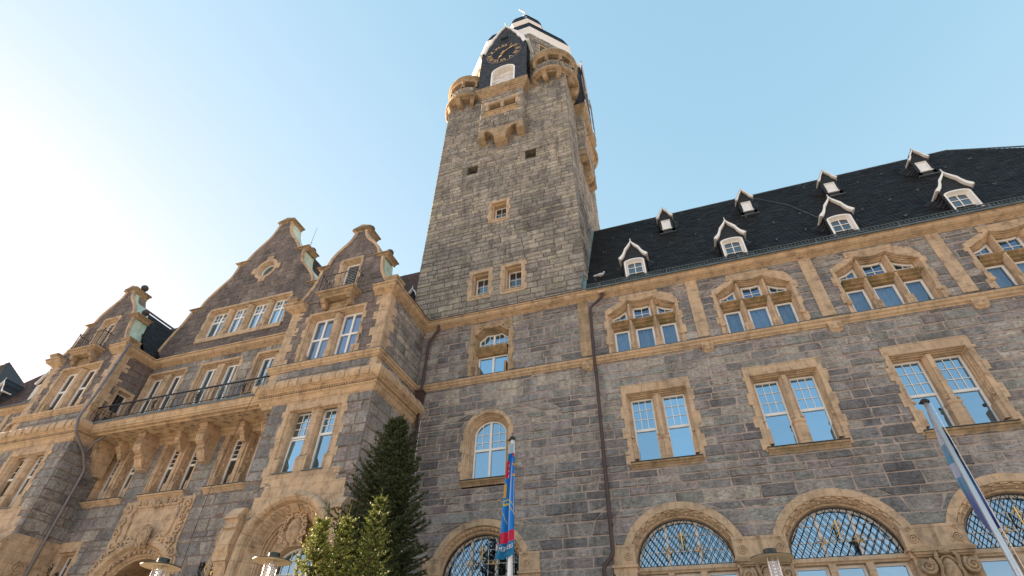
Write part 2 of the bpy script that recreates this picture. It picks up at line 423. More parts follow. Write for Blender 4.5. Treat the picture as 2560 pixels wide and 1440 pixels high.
def frame_ring(mb, poly, w, d0, d1):
    mb.loft([[(u, d, z) for u, z in q] for q, d in ((poly, d1), (poly, d0), (off(poly, -w), d0), (off(poly, -w), d1))], True)
def window_unit(T, poly, d, parent, bars_u=(), bars_z=(), transoms=(), mull=(), fw=.06, glass='glass', curtain=False, name='window', bar=.022, bz_clip=None, wmat='white'):
    """white frame with muntins; pane and curtain as its sub-parts"""
    mb = MB(T); frame_ring(mb, poly, fw, d-.03, d+.05)
    zs = [p[1] for p in poly]; us = [p[0] for p in poly]; zlo, zhi = min(zs)+fw*.5, max(zs)-fw*.5
    inner = off(poly, -fw*.5)
    def tops(u):
        z = [];n = len(inner)
        for i in range(n):
            (a, za), (b, zb) = inner[i], inner[(i+1) % n]
            if (a <= u) != (b <= u): z.append(za+(zb-za)*(u-a)/(b-a))
        return (min(z), max(z)) if z else (zlo, zhi)
    for z in transoms:
        s = span(inner, z) or (min(us), max(us)); mb.box(s[0], s[1], d-.034, d+.045, z-.045, z+.045)
    for u in mull:
        a, b = tops(u); mb.box(u-.045, u+.045, d-.037, d+.042, a, b)
    c0 = bz_clip
    for u in bars_u:
        a, b = tops(u)
        if c0: a, b = max(a, c0[0]), min(b, c0[1])
        mb.box(u-bar/2, u+bar/2, d-.008, d+.03, a, b)
    for z in bars_z:
        s = span(inner, z)
        if s: mb.box(s[0], s[1], d-.005, d+.028, z-bar/2, z+bar/2)
    o = mb.build(name, M[wmat], parent)
    g = MB(T); q = off(poly, -fw*.3); g.face([g.vert(u, d+.02, z) for u, z in q]); g.build('pane', M['glass_clear' if curtain else glass], o)
    if curtain:
        c = MB(T); a, b = min(us), max(us); n = int((b-a)/.035); rnd = random.Random(int(a*100)); c.smooth = True
        ph = rnd.uniform(0, 6); pts = []
        for k in range(n+1):
            u = a + (b-a)*k/n; pts.append((u, d+.16+.05*sin(k*1.25+ph)+.035*sin(k*.43+ph*2)))
        c.loft([[(u, dd, z) for u, dd in pts] for z in (min(zs), max(zs)+.05)], False)
        c.mat = 1; c.box(a-.3, b+.3, d+.42, d+.43, min(zs)-.3, max(zs)+.3)
        c.build('curtain', [M['curtain'], M['dark']], o)
    return o

# ------------------------------------------------------------------ ground (structure)
g = MB(); g.mat = 0
g.quad((-900, -900, 0), (900, -900, 0), (900, 900, 0), (-900, 900, 0))
mg, ng, pg = new_mat('paving')
br = N(ng, 'ShaderNodeTexBrick'); br.inputs['Scale'].default_value = 1; br.inputs['Brick Width'].default_value = .6; br.inputs['Row Height'].default_value = .4
br.inputs['Mortar Size'].default_value = .008
br.inputs['Color1'].default_value = (.47,.42,.35,1); br.inputs['Color2'].default_value = (.41,.365,.31,1); br.inputs['Mortar'].default_value = (.2,.18,.16,1)
ng.links.new(coords(ng, (1,1,1)), br.inputs[0])
ng.links.new(mul(ng, br.outputs[0], ramp(ng, noise(ng, (1,1,1), .4, 6), [(.3,.75),(.7,1.15)])), pg.inputs['Base Color']); pg.inputs['Roughness'].default_value = .8
tag(g.build('ground', mg), 'stone paved square in front of the town hall', kind='structure')

# ------------------------------------------------------------------ the town hall (one thing)
HALL = empty('town_hall', (-7.5, 18, 0), 'large grey stone town hall with sandstone trim, curved gables and a tall clock tower', 'town hall')
_b = MB.build
def build(s, name, mats, parent=None):
    o = _b(s, name, mats, None)
    if parent:
        o.parent = parent
        if parent.type == 'EMPTY': o.matrix_parent_inverse = Matrix.Translation(-parent.location)
    return o
MB.build = build
rnd = random.Random(5)

# --- curtain-arch shape: three hanging arcs between cusps
def curtain_top(c, hw, cu, zj, zc, sag=.09, n=6):
    """points from right jamb to left jamb"""
    P = [(c+hw, zj), (c+cu, zc), (c-cu, zc), (c-hw, zj)]; out = []
    for k in range(3):
        (a, za), (b, zb) = P[k], P[k+1]
        for i in range(n):
            t = i/n; out.append((a+(b-a)*t, za+(zb-za)*t - sag*4*t*(1-t)))
    out.append(P[3]); return out
def poly_between(top, z0, ua, ub):
    """closed polygon under a top curve (sorted any way) between two u values"""
    pts = sorted(top)
    def zt(u):
        for (a, za), (b, zb) in zip(pts, pts[1:]):
            if a <= u <= b: return za+(zb-za)*(u-a)/((b-a) or 1)
        return pts[0][1] if u < pts[0][0] else pts[-1][1]
    mid = [(u, z) for u, z in pts if ua+.01 < u < ub-.01]
    return [(ua, z0), (ub, z0), (ub, zt(ub))] + mid[::-1] + [(ua, zt(ua))]

F = front(18.0)
holes_main = []
def sill(mb, a, b, zt, h=.2, out=.15):
    mb.mat = 0
    pr = [(0, -h), (.03, -h), (.05, -h*.75), (out*.6, -h*.5), (out*.7, -h*.35), (out, -h*.25), (out, -.03), (out+.02, 0), (0, .02)]
    mb.loft([[(u, -o, zt+z) for o, z in pr] for u in (a, b)], False)
    for u, r in ((a, 0), (b, 1)):
        q = [mb.vert(u, -o, zt+z) for o, z in pr]; mb.face(q if r else q[::-1])
    mb.mat = 1; mb.box(a-.01, b+.01, -out-.035, .0, zt+.021, zt+.035); mb.mat = 0

def arched_grille(T, c, r, z0, zs, d, parent):
    poly = arch(c, r, z0, zs, r*.94, 24); mb = MB(T)
    def inside(u, z): s = span(poly, z); return s and s[0] < u < s[1]
    zc = (z0+zs)/2
    for sl in (1.5, -1.5):
        for k in range(-20, 21):
            pts = []
            for i in range(161):
                z = z0+.005 + (zs+r - z0)*i/160; u = c + k*.2 + (z-z0)/sl
                if inside(u, z): pts.append((u, d, z))
            if len(pts) > 2: mb.tube([pts[0], pts[-1]], .0105, 4)
    mb.loft([[(u, dd, z) for u, z in off(poly, t)] for t, dd in ((0, d+.02), (0, d-.02), (-.03, d-.02), (-.03, d+.02))], True)
    o = mb.build('window_grille', M['iron'], parent)
    g = MB(T)
    def swirl(cu, cz, R, turns, sgn, r0=.011):
        g.tube([(cu + sgn*R*(1-t)*cos(turns*2*pi*t), d-.035, cz + R*(1-t)*sin(turns*2*pi*t)) for t in [i/18*.85 for i in range(19)]], r0, 4)
    for s in (-1, 1):
        swirl(c+s*.50, z0+.42, .15, 1.3, s); swirl(c+s*.36, z0+.42, .11, 1.3, -s)
        g.tube([(c+s*.62, d-.03, z0+.25), (c+s*.45, d-.03, z0+.40), (c+s*.58, d-.03, z0+.56)], .013, 4)
        g.tube([(c, d-.03, z0+.70), (c+s*.10, d-.03, z0+.80), (c+s*.05, d-.03, z0+.92)], .014, 4)
        g.tube([(c, d-.03, z0+.62), (c+s*.13, d-.03, z0+.52), (c+s*.05, d-.03, z0+.42)], .011, 4)
    g.tube([(c, d-.03, z0+.45), (c, d-.03, z0+.98)], [.012, .03], 5)
    g.build('gilt_ornament', M['gold'], o)

def ground_arch(T, c, dent=False, r=1.43, zs=5.56, parent=HALL, blocks=(1, 1)):
    """big round-headed window with carved archivolt; returns the hole polygon"""
    poly = arch(c, r, 2.3, zs, r*.94, 28)
    mb = MB(T); pr = [(.47,.02),(.47,-.06),(.25,-.06),(.23,-.02),(.22,.03),(.17,.04),(.12,.11),(.10,.16),(.05,.19),(.03,.26),(0,.30),(0,.45)]
    mb.smooth = False
    mb.loft([[(u, d, z) for u, z in off(poly, t)] for t, d in pr], True)
    n = 17 if not dent else 30
    for k in range(n):
        a = pi*(k+.5)/n
        for rr, d, la, lb in (((r+.185), .0, .085, .028), ((r+.085), .10, .026, .026)) if not dent else (((r+.13), .06, .022, .05),):
            cu, cz = c+rr*cos(a), zs+rr*.97*sin(a)
            tu, tz = -sin(a), cos(a)
            if not dent and la < .05 and False: pass
            mb.loft([[(cu+tu*x*la+cos(a)*y*lb, d-.03*w, cz+tz*x*la+sin(a)*y*lb) for x, y in ((-1,-1),(1,-1),(1,1),(-1,1))] for w in (-1, .6, 1.0)] , True, False, True)
    for k in range(1, 9):      # voussoir joints, real grooves
        a = pi*k/9; rr = r+.36
        mb.mat = 1
        mb.loft([[(c+(r+q)*cos(a)+w*sin(a), -.063, zs+(r+q)*.97*sin(a)-w*cos(a)) for q, w in ((.25,-.006),(.47,-.006),(.47,.006),(.25,.006))]], True, True)
        mb.mat = 0
    # impost blocks and capitals
    for s, on in zip((-1, 1), blocks):
        if not on: continue
        a, b = sorted((c+s*(r+.0), c+s*(r+.725)))
        mb.box(a, b, -.09, .3, 5.38, 5.56); mb.box(a-.03, b+.03, -.15, .3, 5.56-.02, 5.62)
        mb.box(a+.02*(s<0), b-.02, -.075, .1, 5.62, 6.2)
        mb.box(a+.04, b-.04, -.08, .4, 2.3, 5.38)
        for q in (.17,):    # spiral volute relief
            cu, cz = c+s*(r+.24), 5.84
            mb.tube([(cu + s*.13*(1-t)*cos(5*pi*t), -.10-.0*t, cz+.13*(1-t)*sin(5*pi*t)) for t in [i/22*.9 for i in range(23)]], .022, 5)
            mb.tube([(cu - s*.03 + .07*cos(3.5*pi*t)*(1-t)*s, -.095, cz+.25+.07*(1-t)*sin(3.5*pi*t)) for t in [i/14*.9 for i in range(15)]], .018, 5)
    mb.build('arch_surround', [M['sand'], M['mortar_main']], parent)
    # transom bar and stone mullions below
    t = MB(T)
    pr2 = [(.45,5.38),(.16,5.38),(.14,5.42),(.10,5.45),(.10,5.50),(.14,5.56),(.45,5.56)]
    t.loft([[(u, d, z) for d, z in pr2] for u in (c-r, c+r)], False)
    for s in (-1, 1): t.box(c+s*.47-.09, c+s*.47+.09, .12, .42, 2.3, 5.38)
    t.build('window_transom', M['sand'], parent)
    up = arch(c, r, zs, zs+.0, r*.94, 24)[2:]; up = [(c-r, zs)] + [(c+r, zs)] + [(c+r*cos(pi*k/24), zs+.0+r*.94*sin(pi*k/24)) for k in range(1, 24)]
    window_unit(T, up, .40, parent, bars_u=[c-1.1, c-.82, c-.15, c+.15, c+.82, c+1.1], bars_z=[zs+.45, zs+.9], mull=(c-.47, c+.47), fw=.06, bar=.02, glass='glass')
    for a, b in ((c-r, c-.56), (c-.38, c+.38), (c+.56, c+r)):
        window_unit(T, rect(a, b, 2.3, 5.38), .40, parent, fw=.07, transoms=(3.9,))
    arched_grille(T, c, r, zs, zs, .22, parent)
    return off(poly, .37)

def twin_window(T, c, parent=HALL, z0=8.93, zt=11.33, hw=.99, mw=.17, trans=10.10, dep=.40, outer=.27, lint=.47, glass='glass', quoin=True, sil=True, seed=1, mats=('sand',)):
    poly = rect(c-hw, c+hw, z0, zt); mb = MB(T)
    pr = [(outer,.02),(outer,-.05),(.12,-.05),(.10,-.03),(.10,.04),(.075,.06),(.075,.12),(.05,.14),(.035,.14),(.035,.22),(0,.25),(0,dep+.03)]
    mb.loft([[(u, d, z) for u, z in off(poly, t)] for t, d in pr], True)
    mb.box(c-hw-outer, c+hw+outer, -.053, .02, zt+outer-.03, zt+lint)
    if quoin: toothing(mb, poly, outer, .14, z0-.2, zt+.1, seed, -.052)
    # central mullion with its base block and splayed front
    mb.loft([[(c+x, d, z) for x, d in ((-mw, dep), (-mw, .20), (-.07, .06), (-.07, .0), (.07, .0), (.07, .06), (mw, .20), (mw, dep))] for z in (z0+.75, zt+.0)], False)
    mb.loft([[(c+x, d, z) for x, d in ((-mw-w, dep), (-mw-w, .06-w), (0, -.03-w), (mw+w, .06-w), (mw+w, dep))] for z, w in ((z0-.2, .02), (z0, .02), (z0+.45, .02), (z0+.62, .0), (z0+.66, .03), (z0+.75, .03), (z0+.80, -.05))], False)
    for s in (-1, 1):
        mb.ball((c+s*(mw+.0), .06, z0+.83), .05, 8, 5)
        mb.ball((c+s*(hw+.05), .02, z0+.80), .06, 8, 5)
        a, b = sorted((c+s*(hw-.04), c+s*(hw+.10))); mb.box(a, b, .0, dep, z0, z0+.55)
    mb.build('window_surround', [M[mats[0]], M['mortar_main']], parent)
    for s in (-1, 1):
        a, b = sorted((c+s*mw, c+s*hw)); w = b-a
        window_unit(T, rect(a, b, z0, zt), dep, parent, bars_u=[a+.055+(w-.11)*k/3 for k in (1, 2)], bars_z=[trans+.05+(zt-.05-trans-.05)*k/3 for k in (1, 2)], transoms=(trans,), bz_clip=(trans, zt), glass=glass)
    if sil:
        s_ = MB(T); sill(s_, c-hw-.22, c+hw+.18, z0-.19, .2, .16); s_.build('window_sill', [M['sand_dirty'], M['lead']], parent)
    return rect(c-hw-outer+.08, c+hw+outer-.08, z0-.2, zt+lint-.06)

def ogee_window(T, c, parent=HALL, curtains=True, seed=2):
    z0, zt0, zt1 = 13.42, 14.55, 14.94; hw = 1.27
    top = curtain_top(c, hw, .5, 15.28, 15.72); poly = [(c-hw, z0), (c+hw, z0)] + top
    mb = MB(T); pr = [(.24,.02),(.24,-.06),(.13,-.06),(.11,-.035),(.11,.03),(.085,.05),(.085,.12),(.055,.14),(.04,.14),(.04,.18),(0,.21),(0,.46)]
    mb.loft([[(u, d, z) for u, z in off(poly, t)] for t, d in pr], True)
    mb.box(c-.82, c+.80, -.064, .02, 15.86, 16.13)
    mb.loft([[(c+x, d, z) for x, z in ((-.82,15.84),(-1.5,15.48),(-1.5,15.25),(-1.3,15.3),(-.7,15.75))] for d in (-.067,.02)], True, True)
    mb.loft([[(c+x, d, z) for x, z in ((.80,16.03),(1.34,15.78),(1.5,15.45),(1.5,15.25),(1.3,15.3),(.7,15.75))][::-1] for d in (-.067,.02)], True, True)
    toothing(mb, poly, .24, .13, z0-.02, 15.3, seed, -.063, h=.38)
    for s in (-1, 1):
        x = c+s*.5
        mb.loft([[(x+a, d, z) for a, d in ((-.12,.45),(-.12,.22),(-.025,.03),(.025,.03),(.12,.22),(.12,.45))] for z in (z0, 15.74)], False)
        mb.box(x-.14, x+.14, .06, .45, z0, z0+.38)
        mb.ball((c+s*(hw+.13), -.05, z0+.38), .10, 10, 6, sz=1.0, sy=.6); mb.tube([(c+s*(hw+.13), -.06, z0+.45), (c+s*(hw+.10), -.07, z0+.62)], [.05, .02], 6)
        mb.loft([[(c+s*(hw+.13)+.13*cos(a), d, z0+.36+.07*sin(a)-.03) for a in [pi+pi*k/8 for k in range(9)]] for d in (-.06, -.09)], False)
    mb.build('window_surround', M['sand'], parent)
    t = MB(T); t.loft([[(u, d, z) for d, z in ((.46,14.55),(.26,14.55),(.2,14.60),(.2,14.66),(.12,14.72),(.12,14.78),(.03,14.86),(.03,14.90),(.46,14.95))] for u in (c-hw, c+hw)], False)
    t.build('window_transom', M['sand_moss'], parent)
    for a, b in ((c-hw, c-.62), (c-.38, c+.38), (c+.62, c+hw)):
        window_unit(T, rect(a, b, z0, 14.56), .36, parent, fw=.08, curtain=curtains, bars_u=())
        window_unit(T, poly_between(top, 14.94, a, b), .36, parent, fw=.075, bars_u=[(a+b)/2], bars_z=[15.27 if a > c-.5 and b < c+.5 else 15.17], glass='glass_blue', bar=.024)
    return [(c-hw-.17, z0-.05), (c+hw+.17, z0-.05), (c+hw+.17, 15.4), (c+.7, 15.9), (c-.7, 15.9), (c-hw-.17, 15.4)]
M['glass_blue'] = mat_glass('deep blue glass', .30, (.45,.68,1.0))

CEN = [-.85, 3.53, 7.91, 12.29, 16.67]
for i, c in enumerate(CEN):
    holes_main.append(ground_arch(F, c, blocks=(1, 1)))
    holes_main.append(twin_window(F, c, seed=11+i))
    holes_main.append(ogee_window(F, c, seed=31+i))
holes_main.append(ground_arch(F, -7.55, dent=True))
# round-headed window under the tower
c = -7.52; poly = arch(c, .69, 8.94, 10.72, .58, 18); mb = MB(F)
surround(mb, poly, [(.34,.02),(.34,-.05),(.20,-.05),(.18,-.03),(.18,.03),(.14,.06),(.14,.10),(.09,.14),(.07,.14),(.07,.2),(.02,.25),(0,.28),(0,.43)])
toothing(mb, poly, .34, .12, 8.75, 10.8, 3, -.052); mb.build('window_surround', M['sand'], HALL)
window_unit(F, poly, .40, HALL, bars_u=[c-.36, c+.36], bars_z=[10.42, 10.75], transoms=(10.1,), mull=(c,), bz_clip=(10.1, 12), fw=.06)
mb = MB(F); sill(mb, c-.98, c+.95, 8.76, .2, .16); mb.build('window_sill', [M['sand_dirty'], M['lead']], HALL)
holes_main.append(off(arch(c, .69, 8.75, 10.72, .58, 18), .24))
# two-light curtain-arch window under the tower
c = -7.58; hw = .72; top = curtain_top(c, hw, .38, 15.42, 15.70, .05); poly = [(c-hw, 13.42), (c+hw, 13.42)]+top; mb = MB(F)
mb.loft([[(u, d, z) for u, z in off(poly, t)] for t, d in [(.2,.02),(.2,-.06),(.13,-.06),(.11,-.035),(.11,.03),(.085,.05),(.085,.12),(.055,.14),(.04,.14),(.04,.22),(0,.26),(0,.43)]], True)
mb.box(c-1.02, c+1.0, -.063, .02, 15.86, 16.1)
for s in (-1, 1): a, b = sorted((c+s*.91, c+s*1.04)); mb.box(a, b, -.059, .02, 13.4, 15.88); a, b = sorted((c+s*.6, c+s*1.0)); mb.box(a, b, -.056, .02, 15.62, 15.9); a, b = sorted((c+s*(hw-.09), c+s*hw)); mb.box(a, b, .05, .42, 13.42, 13.95)
toothing(mb, poly, .32, .12, 13.42, 15.5, 8, -.063); mb.build('window_surround', M['sand_dirty'], HALL)
t = MB(F); t.loft([[(u, d, z) for d, z in ((.43,14.47),(.26,14.47),(.2,14.52),(.12,14.66),(.03,14.80),(.03,14.86),(.43,14.90))] for u in (c-hw, c+hw)], False); t.build('window_transom', M['sand_moss'], HALL)
window_unit(F, rect(c-hw, c+hw, 13.42, 14.48), .40, HALL, mull=(c,), fw=.065)
window_unit(F, poly_between(top, 14.89, c-hw, c+hw), .40, HALL, mull=(c,), bars_u=[c-.48, c-.24, c+.24, c+.48], bars_z=[15.2], fw=.055)
holes_main.append(rect(c-.95, c+.93, 13.4, 16.05))

def main_wall():
    mb = MB(F)
    br = [13.2, 5.6, 6.2]
    stone_wall(mb, lambda z: -11.12, lambda z: 21.5, 0, 16.4, holes_main, .285, 'main', 7, .055, .5, 1.05, br)
    mb.build('wing_wall', [M['stone_main'], M['mortar_main']], HALL)
    mb = MB(side(21.5)); stone_wall(mb, lambda z: 18.0, lambda z: 27.2, 0, 16.4, (), .29, 'main', 9)
    mb.build('end_wall', [M['stone_main'], M['mortar_main']], HALL)
    mb = MB()
    for c in [-7.55]+CEN: pass
main_wall()
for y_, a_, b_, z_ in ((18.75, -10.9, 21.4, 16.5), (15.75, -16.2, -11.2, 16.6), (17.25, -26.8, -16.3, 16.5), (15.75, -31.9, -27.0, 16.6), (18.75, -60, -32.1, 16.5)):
    zz = 8.8 if y_ == 17.25 else 0; mb = MB(); mb.quad((a_, y_, zz), (b_, y_, zz), (b_, y_, z_), (a_, y_, z_)); mb.build('backing', M['dark'], HALL)  # near-black sheets added against sky leaks; the dark of unlit rooms is their colour
# carved capitals on the piers between the arches
for x in (1.34, 5.72, 10.10, 14.48):
    mb = MB(F)
    for z_a, z_b, o in ((5.56, 5.60, .20), (5.50, 5.56, .24), (5.43, 5.50, .20), (5.38, 5.43, .16)):
        mb.box(x-.72+(.24-o), x+.72-(.24-o), -o, -.03, z_a+.001, z_b-.001)
    for s in (-1, 1):
        mb.smooth = True; mb.tube([(x+s*(.50+.19*(1-t)*cos(4.6*pi*t+2)), -.22-.05*t, 5.14+.19*(1-t)*sin(4.6*pi*t+2)) for t in [i/26*.95 for i in range(27)]], [.055*(1-.5*i/26) for i in range(27)], 7)
        mb.ball((x+s*.50, -.14, 5.14), .20, 14, 8, 1, .55, 1); mb.smooth = False
        mb.tube([(x+s*.16, -.16, 5.52), (x+s*.24, -.26, 5.35), (x+s*.20, -.24, 5.1), (x+s*.30, -.16, 4.8)], [.04, .05, .05, .03], 6)
    mb.smooth = True; mb.ball((x, -.16, 5.0), .27, 16, 10, .72, .45, 1.25); mb.tube([(x+.23*cos(a), -.20, 5.0+.37*sin(a)) for a in [2*pi*i/20 for i in range(21)]], .03, 6); mb.ball((x, -.24, 5.46), .09, 8, 6, 1.6, .8, .7); mb.smooth = False
    mb.loft([[(x-w, d, z), (x+w, d, z)] for z, w, d in ((5.38, .66, -.08), (4.9, .55, -.10), (4.6, .5, -.085))], False)
    mb.box(x-.30, x+.30, -.071, .05, 5.61, 6.19)
    mb.build('pier_capital', M['sand_dirty'], HALL)
# pilasters with carved consoles
for x in (-3.29, 1.34, 5.72, 10.10, 14.48, 18.86):
    mb = MB(F); z = 13.40
    for hgt in (.75, .95, .6, .72):
        z1 = min(z+hgt, 16.3); mb.box(x-.22, x+.22, -.06, .03, z+.004, z1-.004); z = z1
    mb.box(x-.23, x+.23, -.05, .02, 13.4, 16.3)
    mb.build('pilaster', M['sand_dirty'] if x < -3 else M['sand'], HALL)
    mb = MB(F); mb.loft([[(x+u, d, z) for u, d in ((-w, .02), (-w, -o), (w, -o), (w, .02))] for z, w, o in ((12.66, .10, .04), (12.72, .20, .07), (12.80, .21, .13), (13.03, .22, .15), (13.06, .22, .15))], False, False, False)
    for s in (-1, 1):
        mb.tube([(x+s*(.11+.07*(1-t)*cos(4*pi*t)), -.15, 12.92+.07*(1-t)*sin(4*pi*t)) for t in [i/14*.9 for i in range(15)]], .014, 5)
        mb.tube([(x+s*.02, -.13, 12.75), (x+s*.10, -.14, 12.80), (x+s*.18, -.14, 12.86)], .016, 5)
    mb.build('console', M['sand'], HALL)

# string course, cornices
STR = [(0,-.20),(.05,-.20),(.06,-.16),(.12,-.12),(.14,-.07),(.12,-.03),(.16,.0),(.18,.03),(.18,.09),(0,.13)]
CORN = [(0,-.34),(.05,-.34),(.06,-.31),(.10,-.30),(.11,-.27),(.15,-.26),(.16,-.24),(.25,-.20),(.32,-.14),(.345,-.08),(.335,-.03),(.37,-.02),(.40,-.01),(.41,.04),(0,.06)]
LCAP = [(0,.131),(.185,.091),(.195,.095),(.195,.112),(0,.16)]
XB, XS = -16.3, -11.1
def mould(name, path, prof, z, mat, lead=None):
    mb = MB(); moulding(mb, path, prof, z); o = mb.build(name, mat, HALL)
    return o
PTH = [(-16.3,16.6),(-16.3,14.75),(-11.1,14.75),(-11.1,18),(21.5,18),(21.5,24)]
mould('string_course', PTH, STR, 13.15, M['sand_long']); mould('string_course_flashing', PTH, LCAP, 13.15, M['lead'])
CORNC = [(-11.9,14.75),(-11.1,14.75),(-11.1,18),(21.5,18),(21.5,24)]
mould('main_cornice', CORNC, CORN, 16.56, M['sand_long'])
mould('main_cornice', [(-27.05+.4,14.75),(-26.95,14.75),(-26.95,16.6),(-16.3,16.6),(-16.3,14.75),(-15.5,14.75)] if False else [(-27.7,14.75),(-26.85,14.75),(-26.85,16.6),(-16.3,16.6),(-16.3,14.75),(-15.55,14.75)], CORN, 16.56, M['sand_long'])
mould('main_cornice', [(-62,18),(-32.05,18),(-32.05,14.75),(-31.3,14.75)], CORN, 16.56, M['sand_long'])
mb = MB(); GUT = [(.30,.05),(.42,.02),(.46,.03),(.47,.08),(.46,.105),(.44,.105),(.43,.06),(.34,.06)]
moulding(mb, [(-3.0,18),(21.5,18)], GUT, 16.52); mb.build('roof_gutter', M['lead'], HALL)
mb = MB(); moulding(mb, [(-62,18),(-32.05,18)], GUT, 16.52); mb.build('roof_gutter', M['lead'], HALL)
mb = MB(); moulding(mb, [(-11.1,15.4),(-11.1,18.0),(-3.2,18.0)], [(.0,.07),(.42,.03),(.43,.07),(0,.12)], 16.56); mb.build('cornice_flashing', M['brown_metal'], HALL)

# --- roofs
S17 = 1.773; LL = sqrt(1+S17**2)
def roof_face(name, o, U, S, u0f, u1f, s1, seed, **k):
    mb = MB(plane_T(o, U, S)); slates(mb, u0f, u1f, 0, s1, seed=seed, **k)
    mb.mat = 1; mb.quad((u0f(0), .012, 0), (u1f(0), .012, 0), (u1f(s1), .012, s1), (u0f(s1), .012, s1))
    return mb.build(name, [M['slate'], M['dark']], HALL)
Lr = 4.85*LL     # slope length to ridge (y 17.6 -> 22.45)
roof_face('wing_roof', (0,17.6,16.60), (1,0,0), (0,1,S17), lambda s: -3.18, lambda s: 21.9-6.2*s/Lr, Lr, 3, row=.17, wid=.27)
mb = MB()
mb.tube([(-3.1, 22.47, 25.22), (15.7, 22.47, 25.22)], .05, 6); mb.tube([(15.7, 22.47, 25.22), (21.9, 17.62, 16.98)], .035, 6)
mb.build('roof_ridge', M['lead'], HALL)
roof_face('hip_roof', (21.9,17.6,16.60), (0,1,0), (-6.2/8.25,0,1), lambda s: 4.85*s/10.3, lambda s: 9.7-4.85*s/10.3, 10.3, 5, row=.3, wid=.5)
roof_face('wing_roof', (21.9,27.3,16.60), (-1,0,0), (0,-1,S17), lambda s: 6.2*s/Lr, lambda s: 25.1, Lr, 5, row=.5, wid=1.2)
roof_face('rear_roof', (-12.1,27.3,16.60), (-1,0,0), (0,-1,S17), lambda s: 0, lambda s: 34-6*s/Lr, Lr, 6, row=.5, wid=1.2)
BROWN = [(.15,.085,.07),(.12,.072,.062),(.17,.10,.08),(.09,.062,.056)]
roof_face('rear_roof', (0,17.6,16.60), (1,0,0), (0,1,S17), lambda s: -46.5+1.2*s/Lr*3, lambda s: -12.08, Lr, 8, row=.17, wid=.27, cols=BROWN)
# snow guard over the gutter
mb = MB(); n = 190
for k in range(n+1):
    x = -3.0 + 24.7*k/n; mb.box(x-.012, x+.012, 17.67, 17.69, 16.70, 16.93)
for z in (16.78, 16.92): mb.box(-3.0, 21.7, 17.655, 17.705, z-.012, z+.012)
for k in range(9):
    x = -2.4+2.9*k; mb.box(x-.02, x+.02, 17.55, 17.66, 16.55, 16.80)
mb.build('snow_guard', M['lead'], HALL)
mb = MB(); T = plane_T((0,17.6,16.60), (1,0,0), (0,1,S17)); mb.T = T; rnd.seed(12)
for k in range(44):
    u = -2.6 + 23*((k*0.618) % 1); s = .8 + 8.4*((k*0.367) % 1)
    if u > 21-6.2*s/Lr: continue
    mb = MB(T); mb.box(u-.012, u+.012, -.13, -.015, s, s+.05); mb.box(u-.012, u+.012, -.05, -.02, s, s+.22); mb.build('roof_hook', M['zinc'], HALL)
mb = MB(T); mb.tube([(5.7, -.05, 9.4), (6.2, -.05, 8.6), (7.0, -.05, 6.1), (7.3, -.05, 3.6), (7.7, -.05, .4)], .011, 4); mb.build('lightning_conductor', M['zinc'], HALL)
# flashing against the tower
mb = MB(T); mb.box(-3.2, -3.02, -.06, -.03, 0, Lr); mb.box(-3.19, -3.15, -.30, -.03, 0, Lr); mb.build('roof_flashing', M['flash'], HALL)


